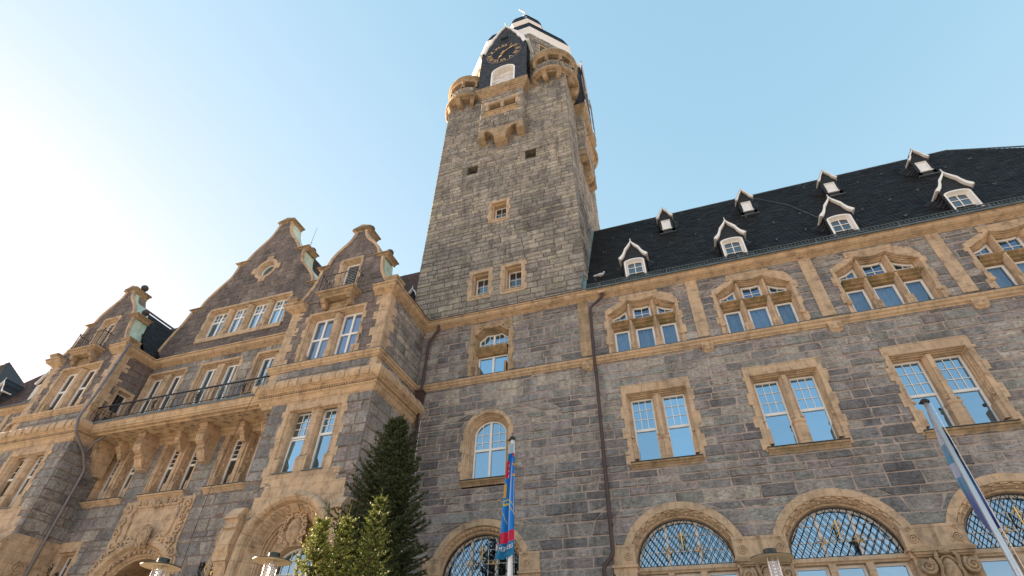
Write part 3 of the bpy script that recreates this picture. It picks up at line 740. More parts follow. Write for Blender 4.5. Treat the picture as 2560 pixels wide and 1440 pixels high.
# --- dormers
def bell(hw, z0, z1, n=5):
    """half outline of an ogee dormer gable from eave (hw) to the tip"""
    return [(hw, z0), (hw*.74, z0+(z1-z0)*.17), (hw*.60, z0+(z1-z0)*.34), (hw*.50, z0+(z1-z0)*.52), (hw*.30, z0+(z1-z0)*.68), (hw*.10, z0+(z1-z0)*.85), (0, z1)]
def dormer(cx, yf, z0, ze, zt, hw, wh, wz0, wz1, depth, small, seed=1, name='dormer'):
    T = front(yf); hb = bell(hw, ze, zt); body = hw*.80
    P = [(cx-u, z) for u, z in hb] + [(cx+u, z) for u, z in hb[::-1][1:]]
    mb = MB(T)
    # slate cheeks and front with the window opening left free
    cols = [(.026,.028,.033),(.032,.034,.038),(.02,.022,.027)]
    mb.col = cols[0]
    wr = [(cx-wh, wz0), (cx-wh, wz1-.12 if not small else wz1)] + ([(cx, wz1)] if not small else []) + [(cx+wh, wz1-.12 if not small else wz1), (cx+wh, wz0)]
    fp = [(cx-body, z0), (cx-body, ze+.05)] + [(cx-u*.92, z-.02) for u, z in hb[1:]] + [(cx+u*.92, z-.02) for u, z in hb[::-1][1:-1]] + [(cx+body, ze+.05), (cx+body, z0)]
    # front ring: left and right strips + top
    mb.loft([[(cx-body, 0, z), (cx-wh, 0, z)] for z in (z0, wz1)], False); mb.loft([[(cx+wh, 0, z), (cx+body, 0, z)] for z in (z0, wz1)], False)
    top = [(cx-body, wz1)]+[p for p in fp if p[1] > wz1+.01]+[(cx+body, wz1)]
    mb.face([mb.vert(u, 0, z) for u, z in top][::-1])
    if not small:
        mb.col = (.7,.7,.68)
    mb.col = cols[1]
    if z0 < wz0: mb.box(cx-body, cx+body, 0, .05, z0, wz0)
    o = mb.build(name, M['slate'], HALL)
    for s in (-1, 1):          # curved cheeks: slates flaring out into the main roof
        c = MB(T); c.col = cols[2]
        for k in range(7):
            za, zb = z0 + (ze+.05-z0)*k/7, z0 + (ze+.05-z0)*(k+1)/7
            c.col = cols[k % 3]
            fl = .55 if not small else .3
            def ring(z, lift):
                rows = []
                for q in range(7):
                    t = q/6; w = body + fl*t**3 + lift; rows.append((cx+s*w, depth*t*.98 + (z-z0)/S17*.0, z))
                return rows
            c.loft([ring(za, .03), ring(zb+.01, 0)] if s > 0 else [ring(zb+.01, 0), ring(za, .03)], False)
        c.build('dormer_cheek', M['slate'], o)
    r = MB(T)                        # bell roof shell
    for k, (pa, pb) in enumerate(zip(P, P[1:])):
        r.col = cols[k % 3]
        for q in range(8):
            d0, d1 = depth*1.6*q/8-.12, depth*1.6*(q+1)/8-.10
            r.quad((pa[0], d0, pa[1]+.035), (pb[0], d0, pb[1]+.035), (pb[0], d1, pb[1]+.03), (pa[0], d1, pa[1]+.03))
    r.loft([[(u, -.12, z+dz) for u, z in P] for dz in (-.0, .04)], False)
    r.build('dormer_roof', M['slate'], o)
    b = MB(T); w = .085 if not small else .065   # white barge board
    Q = [(u, z) for u, z in P]; inn = [(cx+(u-cx)*.86, z-w*1.25) for u, z in P]
    b.loft([[(u, d, z) for u, z in L] for L, d in ((Q, -.10), (Q, -.14), (inn, -.14), (inn, -.0))], False)
    b.tube([(cx, -.12, zt), (cx, -.12, zt+.13)], [.03, .006], 6)
    b.build('barge_board', M['white'], o)
    for s in (-1, 1): b = MB(T); a, bb = sorted((cx+s*hw*.84, cx+s*hw)); b.box(a, bb, -.13, depth*.9, ze-.06, ze+.012); b.build('eaves_board', M['white_old'], o)
    if small:
        w_ = MB(T); w_.mat = 0; w_.loft([[(u, d, z) for u, z in q] for q, d in ((rect(cx-wh, cx+wh, wz0, wz1), 0), (rect(cx-wh, cx+wh, wz0, wz1), -.03), (rect(cx-wh+.03, cx+wh-.03, wz0+.03, wz1-.03), -.03), (rect(cx-wh+.03, cx+wh-.03, wz0+.03, wz1-.03), .02))], True, False, True)
        w_.box(cx-wh-.03, cx+wh+.03, -.06, .0, wz0-.04, wz0); w_.build('window', M['white'], o)
        a = MB(T); a.box(cx-body-.08, cx+body+.1, -.05, .1, z0-.05, z0-.01); a.build('apron_flashing', M['lead'], o)
    else:
        wp = [(cx-wh, wz0), (cx+wh, wz0), (cx+wh, wz1-.12)] + [(cx+wh*cos(a), wz1-.12+.12*sin(a)) for a in [pi*k/8 for k in range(1, 8)]] + [(cx-wh, wz1-.12)]
        w_ = MB(T)    # deep white reveal
        w_.loft([[(u, d, z) for u, z in q] for q, d in ((off(wp, .05), -.03), (off(wp, -.01), -.035), (off(wp, -.07), .16))], True)
        w_.build('window_reveal', M['white'], o)
        ip = off(wp, -.065); f = MB(T); frame_ring(f, ip, .035, .13, .17)
        zs = [p[1] for p in ip]; a, bz = min(zs), max(zs)
        f.box(cx-.016, cx+.016, .13, .16, a, bz-.03)
        for k in (1, 2): zz = a+(bz-a)*k/3; f.box(cx-wh+.07, cx+wh-.07, .133, .158, zz-.013, zz+.013)
        f.build('window', M['white'], o)
        p_ = MB(T); p_.face([p_.vert(u, .165, z) for u, z in ip]); p_.build('pane', M['glass_dim'], o)
        a = MB(T); a.box(cx-body-.10, cx+body+.10, -.10, .02, z0-.06, z0+.0); a.build('apron_flashing', M['lead'], o)
    return o
LD = (-.78, 3.42, 7.62, 11.8, 16.0)
for i, x in enumerate(LD): dormer(x*.989, 17.80, 16.86, 18.12, 19.10, .65, .40, 16.90, 17.98, .75, False, i)
for i, x in enumerate((1.10, 5.15, 9.05, 13.0)): dormer(x, 20.45, 21.80, 22.95, 23.66, .44, .225, 22.06, 22.72, .6, True, i)

# ------------------------------------------------------------------ gabled part on the left
def smooth_outline(pts, n=5):
    """Catmull-Rom through (half width, z) points"""
    out = []
    for i in range(len(pts)-1):
        p0, p1, p2, p3 = pts[max(i-1, 0)], pts[i], pts[i+1], pts[min(i+2, len(pts)-1)]
        for k in range(n):
            t = k/n; out.append(tuple(.5*((2*p1[j]) + (-p0[j]+p2[j])*t + (2*p0[j]-5*p1[j]+4*p2[j]-p3[j])*t*t + (-p0[j]+3*p1[j]-3*p2[j]+p3[j])*t**3) for j in (0, 1)))
    out.append(pts[-1]); return out
def gable_curve_parts(cx, y0, segs, caps, topcap, thick, parent, pal, seed, holes, balls=True):
    """segs: list of [(hw,z)...] bottom to top; caps: list of (hw_in, hw_out, z, height)"""
    allp = []
    for s in segs: allp += smooth_outline(s)
    def hw(z):
        best = None
        for (a, za), (b, zb) in zip(allp, allp[1:]):
            if za <= z <= zb or zb <= z <= za:
                best = a if zb == za else a+(b-a)*(z-za)/(zb-za)
        return best if best is not None else (allp[0][0] if z < allp[0][1] else allp[-1][0])
    z0, z1 = allp[0][1], allp[-1][1]
    T = front(y0); mb = MB(T)
    stone_wall(mb, lambda z: cx-hw(z)+.05, lambda z: cx+hw(z)-.05, z0, z1, holes, .27, pal, seed, .035, .34, .8, [s[0][1] for s in segs])
    mb.build('gable_wall', [M[WALLM[pal][0]], M[WALLM[pal][1]]], parent)
    # solid core behind the face, sandstone coping band and copper covering
    core = MB(T); cop = MB(T); cu = MB(T)
    for s in segs:
        L = smooth_outline(s)
        core.loft([[(cx+sg*(w-.06), .03, z) for sg, w, z in [(-1, w, z) for w, z in L]+[(1, w, z) for w, z in L[::-1]]] for _ in (0,)]*1+[[(cx+sg*(w-.06), thick-.02, z) for sg, w, z in [(-1, w, z) for w, z in L]+[(1, w, z) for w, z in L[::-1]]]], True, False, True)
        for sg in (-1, 1):
            def ofs(t): 
                P = [(w, z) for w, z in L]; res = []
                for i in range(len(P)):
                    a, b = P[max(i-1, 0)], P[min(i+1, len(P)-1)]; dx, dz = b[0]-a[0], b[1]-a[1]; l = math.hypot(dx, dz) or 1
                    res.append((P[i][0]+t*dz/l, P[i][1]-t*dx/l))
                return res
            A, B = ofs(-.09), ofs(.05)
            lo = [[(cx+sg*w, d, z) for w, z in q] for q, d in ((A, .01), (A, -.055), (B, -.075), (B, .10))]
            cop.loft(lo if sg > 0 else [l[::-1] for l in lo], False)
            C = ofs(.035); lo = [[(cx+sg*w, d, z) for w, z in q] for q, d in ((C, .10), (C, thick), (A, thick))]
            cu.loft(lo if sg > 0 else [l[::-1] for l in lo], False)
    cop.build('gable_coping', M['sand'], parent); cu.build('coping_cover', M['copper'], parent)
    if holes == (): core.build('gable_backing', M['mortar_left'], parent)
    # capstones
    def ball(c, r):
        bl = MB(T); bl.smooth = True; bl.ball(c, r, 14, 10); bl.lathe((c[0], c[1], c[2]-r-.02), [(.15,-.14),(.08,.05)], 12); bl.build('gable_ball', M['ball'], parent)
    def cap(a, b, z, h, d1, fin=True):
        w = .05; cp = MB(T)
        cp.loft([[(u, d, zz) for u, d in ((a+q, .05-q*0), (a+q, -.06+q), (b-q, -.06+q), (b-q, d1-.0))] for zz, q in ((z-h, .14), (z-h*.7, .13), (z-h*.35, .02), (z-h*.2, .02))], True, True, False)
        cp.loft([[(u, d, zz) for u, d in ((a-w, d1+.05), (a-w, -.13), (b+w, -.13), (b+w, d1+.05))] for zz in (z-h*.2, z-.02)], True, True, True)
        cp.loft([[(u, d, zz) for u, d in ((a-w+q, d1-q), (a-w+q, -.11+q), (b+w-q, -.11+q), (b+w-q, d1-q))] for zz, q in ((z-.02, 0), (z+.05, .16))], True, False, True)
        if fin: cp.build('gable_capstone', M['sand_dirty'], parent)
        return cp
    for a, b, z, h in caps:
        for sg in (-1, 1):
            u0, u1 = sorted((cx+sg*a, cx+sg*b)); cap(u0, u1, z, h, thick)
            if balls: ball(((u0+u1)/2 + sg*.05, thick*.5, z+.40), .19)
    w, z, h = topcap; cp = cap(cx-w, cx+w, z, h, thick, False)
    # little pitched top
    cp.loft([[(cx-w-.03, d, z+.03), (cx, d, z+h*.75), (cx+w+.03, d, z+.03)] for d in (-.14, thick+.08)], True, True, True)
    if balls: ball((cx+.05, thick*.6, z+h*.75+.28), .21)
    cp.build('gable_capstone', M['sand_dirty'], parent)
    return hw

def balconette(cx, y0, parent):
    T = front(y0); mb = MB(T); zt = 16.72
    mb.loft([[(u, d, z) for u, d in ((cx-w, .02), (cx-w, -o), (cx+w, -o), (cx+w, .02))] for z, w, o in ((zt-.34, .78, .40), (zt-.26, .80, .42), (zt-.20, .92, .52), (zt-.13, .93, .53), (zt-.12, 1.0, .60), (zt-.03, 1.02, .62), (zt, 1.0, .6))], True, True, True)
    for s in (-1, 1):
        x = cx+s*.66; mb.loft([[(x-.11, d, z), (x+.11, d, z)] for d, z in ((.0, zt-.34), (-.44, zt-.34), (-.46, zt-.44), (-.36, zt-.54), (-.30, zt-.52), (-.26, zt-.66), (-.16, zt-.76), (-.05, zt-.74), (.0, zt-.74))], False)
        for e in (-.11, .11):
            q = [mb.vert(x+e, d, z) for d, z in ((.0, zt-.34), (-.44, zt-.34), (-.46, zt-.44), (-.36, zt-.54), (-.26, zt-.66), (-.16, zt-.76), (.0, zt-.74))]; mb.face(q)
    mb.loft([[(u, d, z) for u, z in rect(cx-.5, cx+.5, zt-.78, zt-.40)] for d in (.01, -.05)], True, False, True)
    for s in (-1, 1): mb.tube([(cx+s*(.12+.14*(1-t)*cos(4*pi*t)+.1), -.06, zt-.58+.12*(1-t)*sin(4*pi*t)) for t in [i/12*.9 for i in range(13)]], .02, 5)
    mb.build('balconette', M['sand_dirty'], parent)
    r = MB(T); a, b, o = cx-.92, cx+.92, -.54
    for z in (zt+.08, zt+.92):
        r.tube([(a, .0, z), (a, o, z), (b, o, z), (b, .0, z)], .022 if z > zt+.5 else .014, 5)
    for p in ((a, o), (b, o)): r.tube([(p[0], p[1], zt-.02), (p[0], p[1], zt+1.0)], .022, 5); r.ball((p[0], p[1], zt+1.03), .04, 6, 4)
    n = 9
    for k in range(1, n):
        x = a+(b-a)*k/n; r.tube([(x+.035*sin(t*2*pi), o, zt+.08+.84*t) for t in [i/8 for i in range(9)]], .011, 4)
    for s in (a, b):
        for k in (1, 2, 3): d = o*k/4; r.tube([(s, d, zt+.08), (s, d, zt+.92)], .011, 4)
    r.build('balconette_railing', M['iron'], parent)

def head_relief(mb, cx, d, cz, S=.40):
    """carved bearded head with curls, one relief"""
    mb.smooth = True
    def dep(x, z):
        r = (x/.62)**2 + (z/.95)**2
        h = .55*sqrt(max(0, 1-r)) if r < 1 else 0
        h += .26*math.exp(-((x/.10)**2+((z+.02)/.30)**2))                      # nose
        h -= .13*(math.exp(-(((x-.24)/.13)**2+((z-.16)/.09)**2))+math.exp(-(((x+.24)/.13)**2+((z-.16)/.09)**2)))  # eyes
        h += .10*math.exp(-((x/.5)**2+((z-.32)/.07)**2))                      # brow
        h -= .09*math.exp(-((x/.22)**2+((z+.42)/.035)**2)); h += .07*math.exp(-((x/.2)**2+((z+.50)/.05)**2))  # mouth, lip
        h += .07*(math.exp(-(((x-.36)/.14)**2+((z+.18)/.16)**2))+math.exp(-(((x+.36)/.14)**2+((z+.18)/.16)**2)))  # cheeks
        return h
    nx, nz = 22, 28; G = []
    for j in range(nz+1):
        z = -1.0+2.05*j/nz; row = []
        for i in range(nx+1):
            x = -.72+1.44*i/nx; row.append(mb.vert(cx+x*S, d-dep(x, z)*S, cz+z*S))
        G.append(row)
    for j in range(nz):
        for i in range(nx): mb.face([G[j][i], G[j][i+1], G[j+1][i+1], G[j+1][i]])
    for s in (-1, 1):
        for (x, z, R, tn) in ((.78,.75,.26,1.5),(.95,.30,.27,1.5),(.98,-.2,.27,1.6),(.86,-.66,.25,1.5),(.5,1.0,.22,1.4),(.15,1.12,.16,1.2),(.35,-.95,.18,1.3)):
            mb.tube([(cx+s*(x+R*(1-t)*cos(tn*2*pi*t+1))*S, d-(.28+.1*(1-t))*S, cz+(z+R*(1-t)*sin(tn*2*pi*t+1))*S) for t in [i/16*.92 for i in range(17)]], [.085*S*(1-.4*i/16) for i in range(17)], 6)
    mb.smooth = False

def s_bracket(mb, x, w, z1, z0, d_top, back=0):
    """tall S-shaped bracket with fillets"""
    H = z1-z0; P = [(back, 0), (-d_top, 0), (-d_top, -.10), (-d_top*.93, -.12), (-d_top*1.02, -.17), (-d_top*.90, -.21), (-d_top*.86, -.25), (-d_top*.98, -.36), (-d_top*.92, -.52), (-d_top*.72, -.60), (-d_top*.70, -.66), (-d_top*.75, -.70), (-d_top*.62, -.74), (-d_top*.52, -.86), (-d_top*.34, -1.0), (back, -1.0)]
    P = [(d, z1+f*H) for d, f in P]
    mb.loft([[(x-w, d, z), (x+w, d, z)] for d, z in P], False)
    for e in (-w, w): mb.face([mb.vert(x+e, d, z) for d, z in P])

def build_bay(dx, seed, clock_dir=1):
    H = HALL; cx = -13.7+dx; y0 = 14.75; T = front(y0)
    a, b = -16.3+dx, -11.1+dx
    # --- upper storey with the twin cross windows
    c1 = -13.74+dx; z0, zt = 13.40, 15.72; hw, mw = 1.28, .20
    poly = rect(c1-hw, c1+hw, z0, zt); mb = MB(T)
    mb.loft([[(u, d, z) for u, z in off(poly, t)] for t, d in [(.22,.02),(.22,-.05),(.12,-.05),(.10,-.02),(.10,.05),(.07,.08),(.07,.13),(.03,.17),(.03,.22),(0,.25),(0,.36)]], True)
    toothing(mb, poly, .22, .16, z0, zt+.1, seed, -.052)
    mb.loft([[(c1+x, d, z) for x, d in ((-mw, .33), (-mw, .16), (-.08, .0), (.08, .0), (mw, .16), (mw, .33))] for z in (z0, zt)], False)
    for s in (-1, 0, 1): mb.box(c1+s*(hw-.03)-.07-.08*(s == 0), c1+s*(hw-.03)+.07+.08*(s == 0), .02, .33, z0, z0+.42)
    mb.build('window_surround', [M['sand'], M['mortar_left']], H)
    for s in (-1, 1):
        u0, u1 = sorted((c1+s*mw, c1+s*hw)); window_unit(T, rect(u0, u1, z0, zt), .32, H, transoms=(14.62,), mull=((u0+u1)/2,), fw=.075, glass='glass_bay' if dx == 0 else 'glass_dim')
    up_hole = rect(c1-hw-.16, c1+hw+.16, z0-.1, zt+.18)
    mb = MB(T); stone_wall(mb, lambda z: a+.42, lambda z: b-.42, 13.2, 16.62, [up_hole], .28, 'left', seed+1, .04)
    stone_wall(mb, lambda z: a+.35, lambda z: b-.30, 12.36, 12.98, (), .3, 'main', seed+2, .04)
    mb.build('bay_wall', [M['stone_left'], M['mortar_left']], H)
    for e, s in ((a, 1), (b, -1)):
        q = MB(T)
        z = 13.2; k = 0
        while z < 16.35:
            h = .42; u0, u1 = sorted((e, e+s*(.45 if k % 2 else .66))); q.box(u0, u1, -.03, .25, z+.004, min(z+h, 16.4)-.004); z += h; k += 1
        u0, u1 = sorted((e, e+s*.42)); q.box(u0, u1, -.006, .3, 12.33, 13.0)
        q.build('corner_quoins', M['sand'], H)
    # --- side walls
    for sx, x0, y1, sgn in ((b, 'R', 18.0 if dx == 0 else 16.6, 1), (a, 'L', 16.6 if dx == 0 else 18.0, -1)):
        if sgn > 0: TT = side(sx); u0, u1 = y0, y1
        else: TT = (lambda X: (lambda u, d, z: (X+d, -u, z)))(sx); u0, u1 = -y1, -y0
        hs = []
        mb = MB(TT)
        if sgn > 0 and dx != 0:
            wp = rect(15.55, 16.15, 12.4, 14.35); hs = [rect(15.4, 16.3, 12.3, 14.5)]
            m2 = MB(TT); m2.loft([[(u, d, z) for u, z in off(wp, t)] for t, d in [(.2,.02),(.2,-.05),(.06,-.05),(.03,.08),(0,.12),(0,.25)]], True); toothing(m2, wp, .2, .13, 12.4, 14.5, 4, -.052, (1, 0)); m2.build('window_surround', [M['sand'], M['mortar_left']], H)
            window_unit(TT, wp, .22, H, fw=.06, glass='glass_dim')
        lo = 13.2
        stone_wall(mb, lambda z: u0+(.45 if sgn > 0 else .0), lambda z: u1-(.45 if sgn < 0 else 0), 12.3, 16.35, hs, .3, 'left' if dx else 'tower_side', seed+5, .04)
        mb.build('bay_side_wall', [M['stone_left'], M['mortar_left']], H)
        q = MB(TT); z = 13.2; k = 0
        while z < 16.35:
            e = u0 if sgn > 0 else u1; p0, p1 = sorted((e, e+(sgn)*(.66 if k % 2 else .40))); q.box(p0, p1, -.028, .2, z+.004, min(z+.42, 16.4)-.004); z += .42; k += 1
        p0, p1 = sorted(((u0 if sgn > 0 else u1), (u0 if sgn > 0 else u1)+sgn*.40)); q.box(p0, p1, -.010, .2, 12.33, 13.0)
        q.build('corner_quoins', M['sand'], H)
    # --- roll cornice
    al, bl_ = -15.55+dx, -10.9+dx; yl = 14.7
    ROLL = [(-.02,11.30),(.02,11.38),(.05,11.40),(.10,11.50),(.12,11.56),(.20,11.62),(.20,11.66),(.12,11.68),(.12,11.74),(.22,11.78),(.24,11.82),(.30,11.86),(.37,11.95),(.40,12.08),(.37,12.22),(.28,12.32),(.12,12.36),(-.1,12.40)]
    ROLLU = [(o-.18 if o > 0 else o, z) for o, z in ROLL]
    pa = [(al-.55,16.6),(al-.55,yl),(bl_,yl),(bl_,18.0 if dx == 0 else 16.6)]
    mb = MB(); moulding(mb, pa, ROLL); mb.mat = 0; mb.box(al-.54, al+.08, yl+.03, 16.6, 11.27, 12.3)
    for k in range(46):       # dentil studs and strap panels on the roll
        x = al-.4+(bl_-al+.45)*k/46; mb.box(x-.025, x+.025, yl-.235, yl-.1, 11.685, 11.735)
    for k in range(9):
        xc = al-.25+(bl_-al+.3)*(k+.5)/9
        wdt = .24 if k % 2 else .12
        mb.loft([[(xc-wdt, yl-o, z) for o, z in arcp] for arcp in ([(.385,11.90),(.425,12.0),(.43,12.08),(.42,12.16),(.385,12.25)],)] + [[(xc+wdt, yl-o, z) for o, z in [(.385,11.90),(.425,12.0),(.43,12.08),(.42,12.16),(.385,12.25)]]], False)
        for e in (-wdt, wdt): mb.loft([[(xc+e, yl-o, z) for o, z in [(.37,11.90),(.40,12.0),(.40,12.08),(.40,12.16),(.37,12.25)]], [(xc+e, yl-o, z) for o, z in [(.385,11.90),(.425,12.0),(.43,12.08),(.42,12.16),(.385,12.25)]]], False)
    for k in range(5):
        yc = yl+.3+.62*k
        if dx == 0: mb.loft([[(bl_+o, yy, z) for o, z in [(.385,11.90),(.43,12.08),(.385,12.25)]] for yy in (yc-.18, yc+.18)], False)
    mb.build('roll_cornice', M['sand_long'], H)
    # --- lower storey
    TL = front(yl); c2 = -13.36+dx; z0, zt = 8.50, 10.98
    poly = rect(c2-1.20, c2+1.20, z0, zt); mb = MB(TL); hw, mw = 1.18, .22
    mb.loft([[(u, d, z) for u, z in off(poly, t)] for t, d in [(.2,.02),(.2,-.045),(.02,-.045),(.0,-.01),(.0,.06),(-.03,.10),(-.03,.2)]], True)
    mb.box(c2-1.42, c2+1.42, -.048, .02, 11.16, 11.34)
    toothing(mb, poly, .2, .16, z0-.1, zt, seed+9, -.047)
    for s, ww in ((0, mw-.01), (-1, .12), (1, .12)):       # fluted piers with capitals
        x = c2+s*(1.19-.07)
        mb.loft([[(x+u, d, z) for u, d in ((-ww-q, .36), (-ww-q, .16), (-ww*.6-q, .02-q), (-ww*.2, .05), (ww*.2, .05), (ww*.6+q, .02-q), (ww+q, .16), (ww+q, .36))] for z, q in ((z0+.62, 0), (10.55, 0), (10.60, .035), (10.66, .0), (10.88, .035), (10.98, .035))], False)
        mb.box(x-ww-.03, x+ww+.03, -.02, .37, z0, z0+.5); mb.loft([[(x-ww-q, d, z), (x+ww+q, d, z)] for d, z, q in ((-.02, z0+.5, .03), (.10, z0+.68, 0))], False)
        mb.loft([[(x-ww-q, .4, z), (x-ww-q, -.02+r, z), (x+ww+q, -.02+r, z), (x+ww+q, .4, z)] for z, q, r in ((z0+.5, .03, 0), (z0+.62, .0, .09))], False)
    mb.build('window_surround', [M['sand'], M['mortar_left']], H)
    for s in (-1, 1):
        u0, u1 = sorted((c2+s*mw, c2+s*1.06)); tilt = (dx == 0 and s < 0); w = u1-u0
        window_unit(TL, rect(u0, u1, z0, zt), .33, H, bars_u=[u0+.06+(w-.12)*k/3 for k in (1, 2)], bars_z=[10.05+(10.9-10.05)*k/3 for k in (1, 2)], transoms=(9.98,), bz_clip=(9.98, zt), fw=.055, glass='glass' if dx == 0 else 'glass_dim')
        if tilt:   # lower sash tipped inwards at the top
            m2 = MB(TL); z_a, z_b = z0+.06, 9.90
            L = lambda t, dd: [(u0+.06+t, .24+dd, z_a+t), (u1-.06-t, .24+dd, z_a+t), (u1-.06-t, .24+dd+.05, z_b-t), (u0+.06+t, .24+dd+.05, z_b-t)]
            m2.loft([L(0, .04), L(0, 0), L(.05, 0), L(.05, .04)], True); w3 = m2.build('tilted_sash', M['white'], H)
            m2 = MB(TL); m2.face([m2.vert(*p) for p in L(.04, .02)]); m2.build('pane', M['glass'], w3)
        m2 = MB(TL); m2.box(u0-.02, u1+.02, -.08, .34, z0-.035, z0+.0); m2.build('sill_flashing', M['lead'], H)
    low_hole = rect(c2-1.36, c2+1.36, 8.2, 11.34)
    # ashlar sandstone field with the round niche
    ac, az, R = -13.08+dx, 5.90, 1.82
    niche = arch(ac, R, 2.0, az, R, 28)
    field = [(ac-1.62, 2.0), (ac+1.62, 2.0)]
    m3 = MB(TL); steps = [(-15.05, -10.92, 6.2, 7.30), (-14.85, -11.15, 7.30, 7.70), (-14.6, -11.2, 7.70, 8.05), (-14.78, -11.55, 8.05, 8.5)]
    for u0, u1, za, zb in steps:
        u0 += dx; u1 += dx; s0, s1 = span(niche, za+.002), span(niche, zb-.002)
        if s0 and s1:
            n = 5
            for k in range(n):
                z_a, z_b = za+(zb-za)*k/n, za+(zb-za)*(k+1)/n; p, q2 = span(niche, z_a+.002), span(niche, z_b-.002)
                m3.quad((u0, -.035, z_a), (p[0], -.035, z_a), (q2[0], -.035, z_b), (u0, -.035, z_b)); m3.quad((p[1], -.035, z_a), (u1, -.035, z_a), (u1, -.035, z_b), (q2[1], -.035, z_b))
        elif s0:
            n = 8
            for k in range(n):
                z_a, z_b = za+(zb-za)*k/n, za+(zb-za)*(k+1)/n; p = span(niche, z_a+.002); q2 = span(niche, z_b-.002) or ((ac, ac))
                if not p: m3.quad((u0, -.035, z_a), (u1, -.035, z_a), (u1, -.035, z_b), (u0, -.035, z_b)); continue
                m3.quad((u0, -.035, z_a), (p[0], -.035, z_a), (q2[0], -.035, z_b), (u0, -.035, z_b)); m3.quad((p[1], -.035, z_a), (u1, -.035, z_a), (u1, -.035, z_b), (q2[1], -.035, z_b))
        else: m3.quad((u0, -.035, za), (u1, -.035, za), (u1, -.035, zb), (u0, -.035, zb))
        for u in (u0, u1): m3.quad((u, -.035, za), (u, .02, za), (u, .02, zb), (u, -.035, zb))
        m3.quad((u0, -.035, zb), (u1, -.035, zb), (u1, .02, zb), (u0, .02, zb))
    m3.build('ashlar_field', M['sand_joint'], H)
    # archivolt: torus roll, tongue band, receding steps, tympanum
    m4 = MB(TL); prf = [(1.86,-.036),(1.85,-.12),(1.80,-.20),(1.72,-.24),(1.62,-.22),(1.55,-.14),(1.52,-.04),(1.50,.02)]
    band = [(1.50,.02),(1.46,.0),(1.42,.02),(1.22,.30),(1.20,.30),(1.19,.34),(1.15,.36),(1.14,.44),(1.10,.46),(1.09,.55),(1.05,.58),(1.04,.68)]
    seq = prf + band[1:]; A = [pi*k/36 for k in range(37)]
    m4.smooth = False
    m4.loft([[(ac+r*cos(t), d, az+r*sin(t)) for r, d in seq] for t in A], False)
    m4.loft([[(ac+r, d, 3.0) for r, d in seq], [(ac+r, d, az) for r, d in seq]], False); m4.loft([[(ac-r, d, az) for r, d in seq], [(ac-r, d, 3.0) for r, d in seq]], False)
    m4.mat = 1
    for k in range(1, 9):
        t = pi*k/9
        for r0, d0 in zip(prf, prf[1:]):
            (ra, da), (rb, db) = r0, d0; e = .008
            m4.quad((ac+ra*cos(t-e/ra), da-.004, az+ra*sin(t-e/ra)), (ac+ra*cos(t+e/ra), da-.004, az+ra*sin(t+e/ra)), (ac+rb*cos(t+e/rb), db-.004, az+rb*sin(t+e/rb)), (ac+rb*cos(t-e/rb), db-.004, az+rb*sin(t-e/rb)))
    m4.mat = 0
    nt_ = 15
    for k in range(nt_):      # raised tongues
        t = pi*(k+.5)/nt_; wv = .085
        if k == nt_//2:
            m4.loft([[(ac+r*cos(t+s*w/r), d-.05-x, az+r*sin(t+s*w/r)) for s, r, d in ((-1,1.44,.0),(1,1.44,.0),(1,1.24,.27),(-1,1.24,.27))] for w, x in ((.17, -.04), (.17, .02), (.13, .05))], True, False, True)
            continue
        def ring(sc, lift):
            P = []
            for a_ in range(10):
                ph = 2*pi*a_/10; s = cos(ph); rr = sin(ph)
                rad = 1.33+.085*rr*sc + (.0); d = .02+(1.42-rad)*1.4; P.append((ac+rad*cos(t+s*wv*sc/rad), d-lift, az+rad*sin(t+s*wv*sc/rad)))
            return P
        m4.loft([ring(1.15, -.02), ring(1.12, .035), ring(.92, .035), ring(.85, .005), ring(.7, .045), ring(.3, .075)], True, False, True)
    m4.build('niche_archivolt', [M['sand'], M['mortar_left']], H)
    ty = MB(TL); wa = arch(ac, .92, 3.0, 5.25, .92, 20); outer = arch(ac, 1.06, 3.0, az, 1.06, 20)
    ty.loft([[(u, .66, z) for u, z in outer], [(u, .66, z) for u, z in off(wa, .16)], [(u, .60, z) for u, z in off(wa, .16)], [(u, .60, z) for u, z in off(wa, .03)], [(u, .72, z) for u, z in wa], [(u, .92, z) for u, z in wa]], True)
    ty.build('tympanum', M['sand_joint'], H)
    window_unit(TL, wa, .90, H, bars_u=[ac-.6, ac-.3, ac+.3, ac+.6], bars_z=[3.8, 4.2, 4.6, 5.0, 5.4, 5.8], mull=(ac,), fw=.06, name='window')
    hd = MB(TL); head_relief(hd, ac, .42, 6.58, .47); hd.loft([[(ac+s*w, d, z) for s in (-1, 1)] for w, d, z in ((.12, .3, 7.2), (.14, .25, 7.05), (.1, .5, 6.9))], False)
    hd.build('carved_head', M['sand'], H)
    for x, w in ((-15.20+dx, .27), (-11.05+dx, .20)):
        br_ = MB(TL)
        br_.loft([[(x-w*q, .02, z), (x-w*q, -o, z), (x+w*q, -o, z), (x+w*q, .02, z)] for z, o, q in ((5.15,.10,.80),(5.30,.14,.85),(5.5,.22,.9),(5.62,.28,.93),(5.64,.33,1.0),(5.76,.33,1.0),(5.78,.28,.93),(5.95,.36,.95),(6.2,.38,.95),(6.45,.34,.95),(6.62,.28,.95),(6.64,.36,1.0),(6.72,.36,1.0),(6.80,.32,.96),(6.92,.36,1.0),(6.94,.44,1.05),(7.0,.44,1.05),(7.32,.22,1.0),(7.36,.05,1.0))], True, True, True)
        if x > -13.2+dx: br_.tube([(bl_+.02, yl*0+.35+.16*(1-t)*cos(4*pi*t), 6.3+.16*(1-t)*sin(4*pi*t)) for t in [i/14*.9 for i in range(15)]], .03, 5)
        br_.build('impost_bracket', M['sand'], H)
    # iron grille in front of the niche window
    gr = MB(TL)
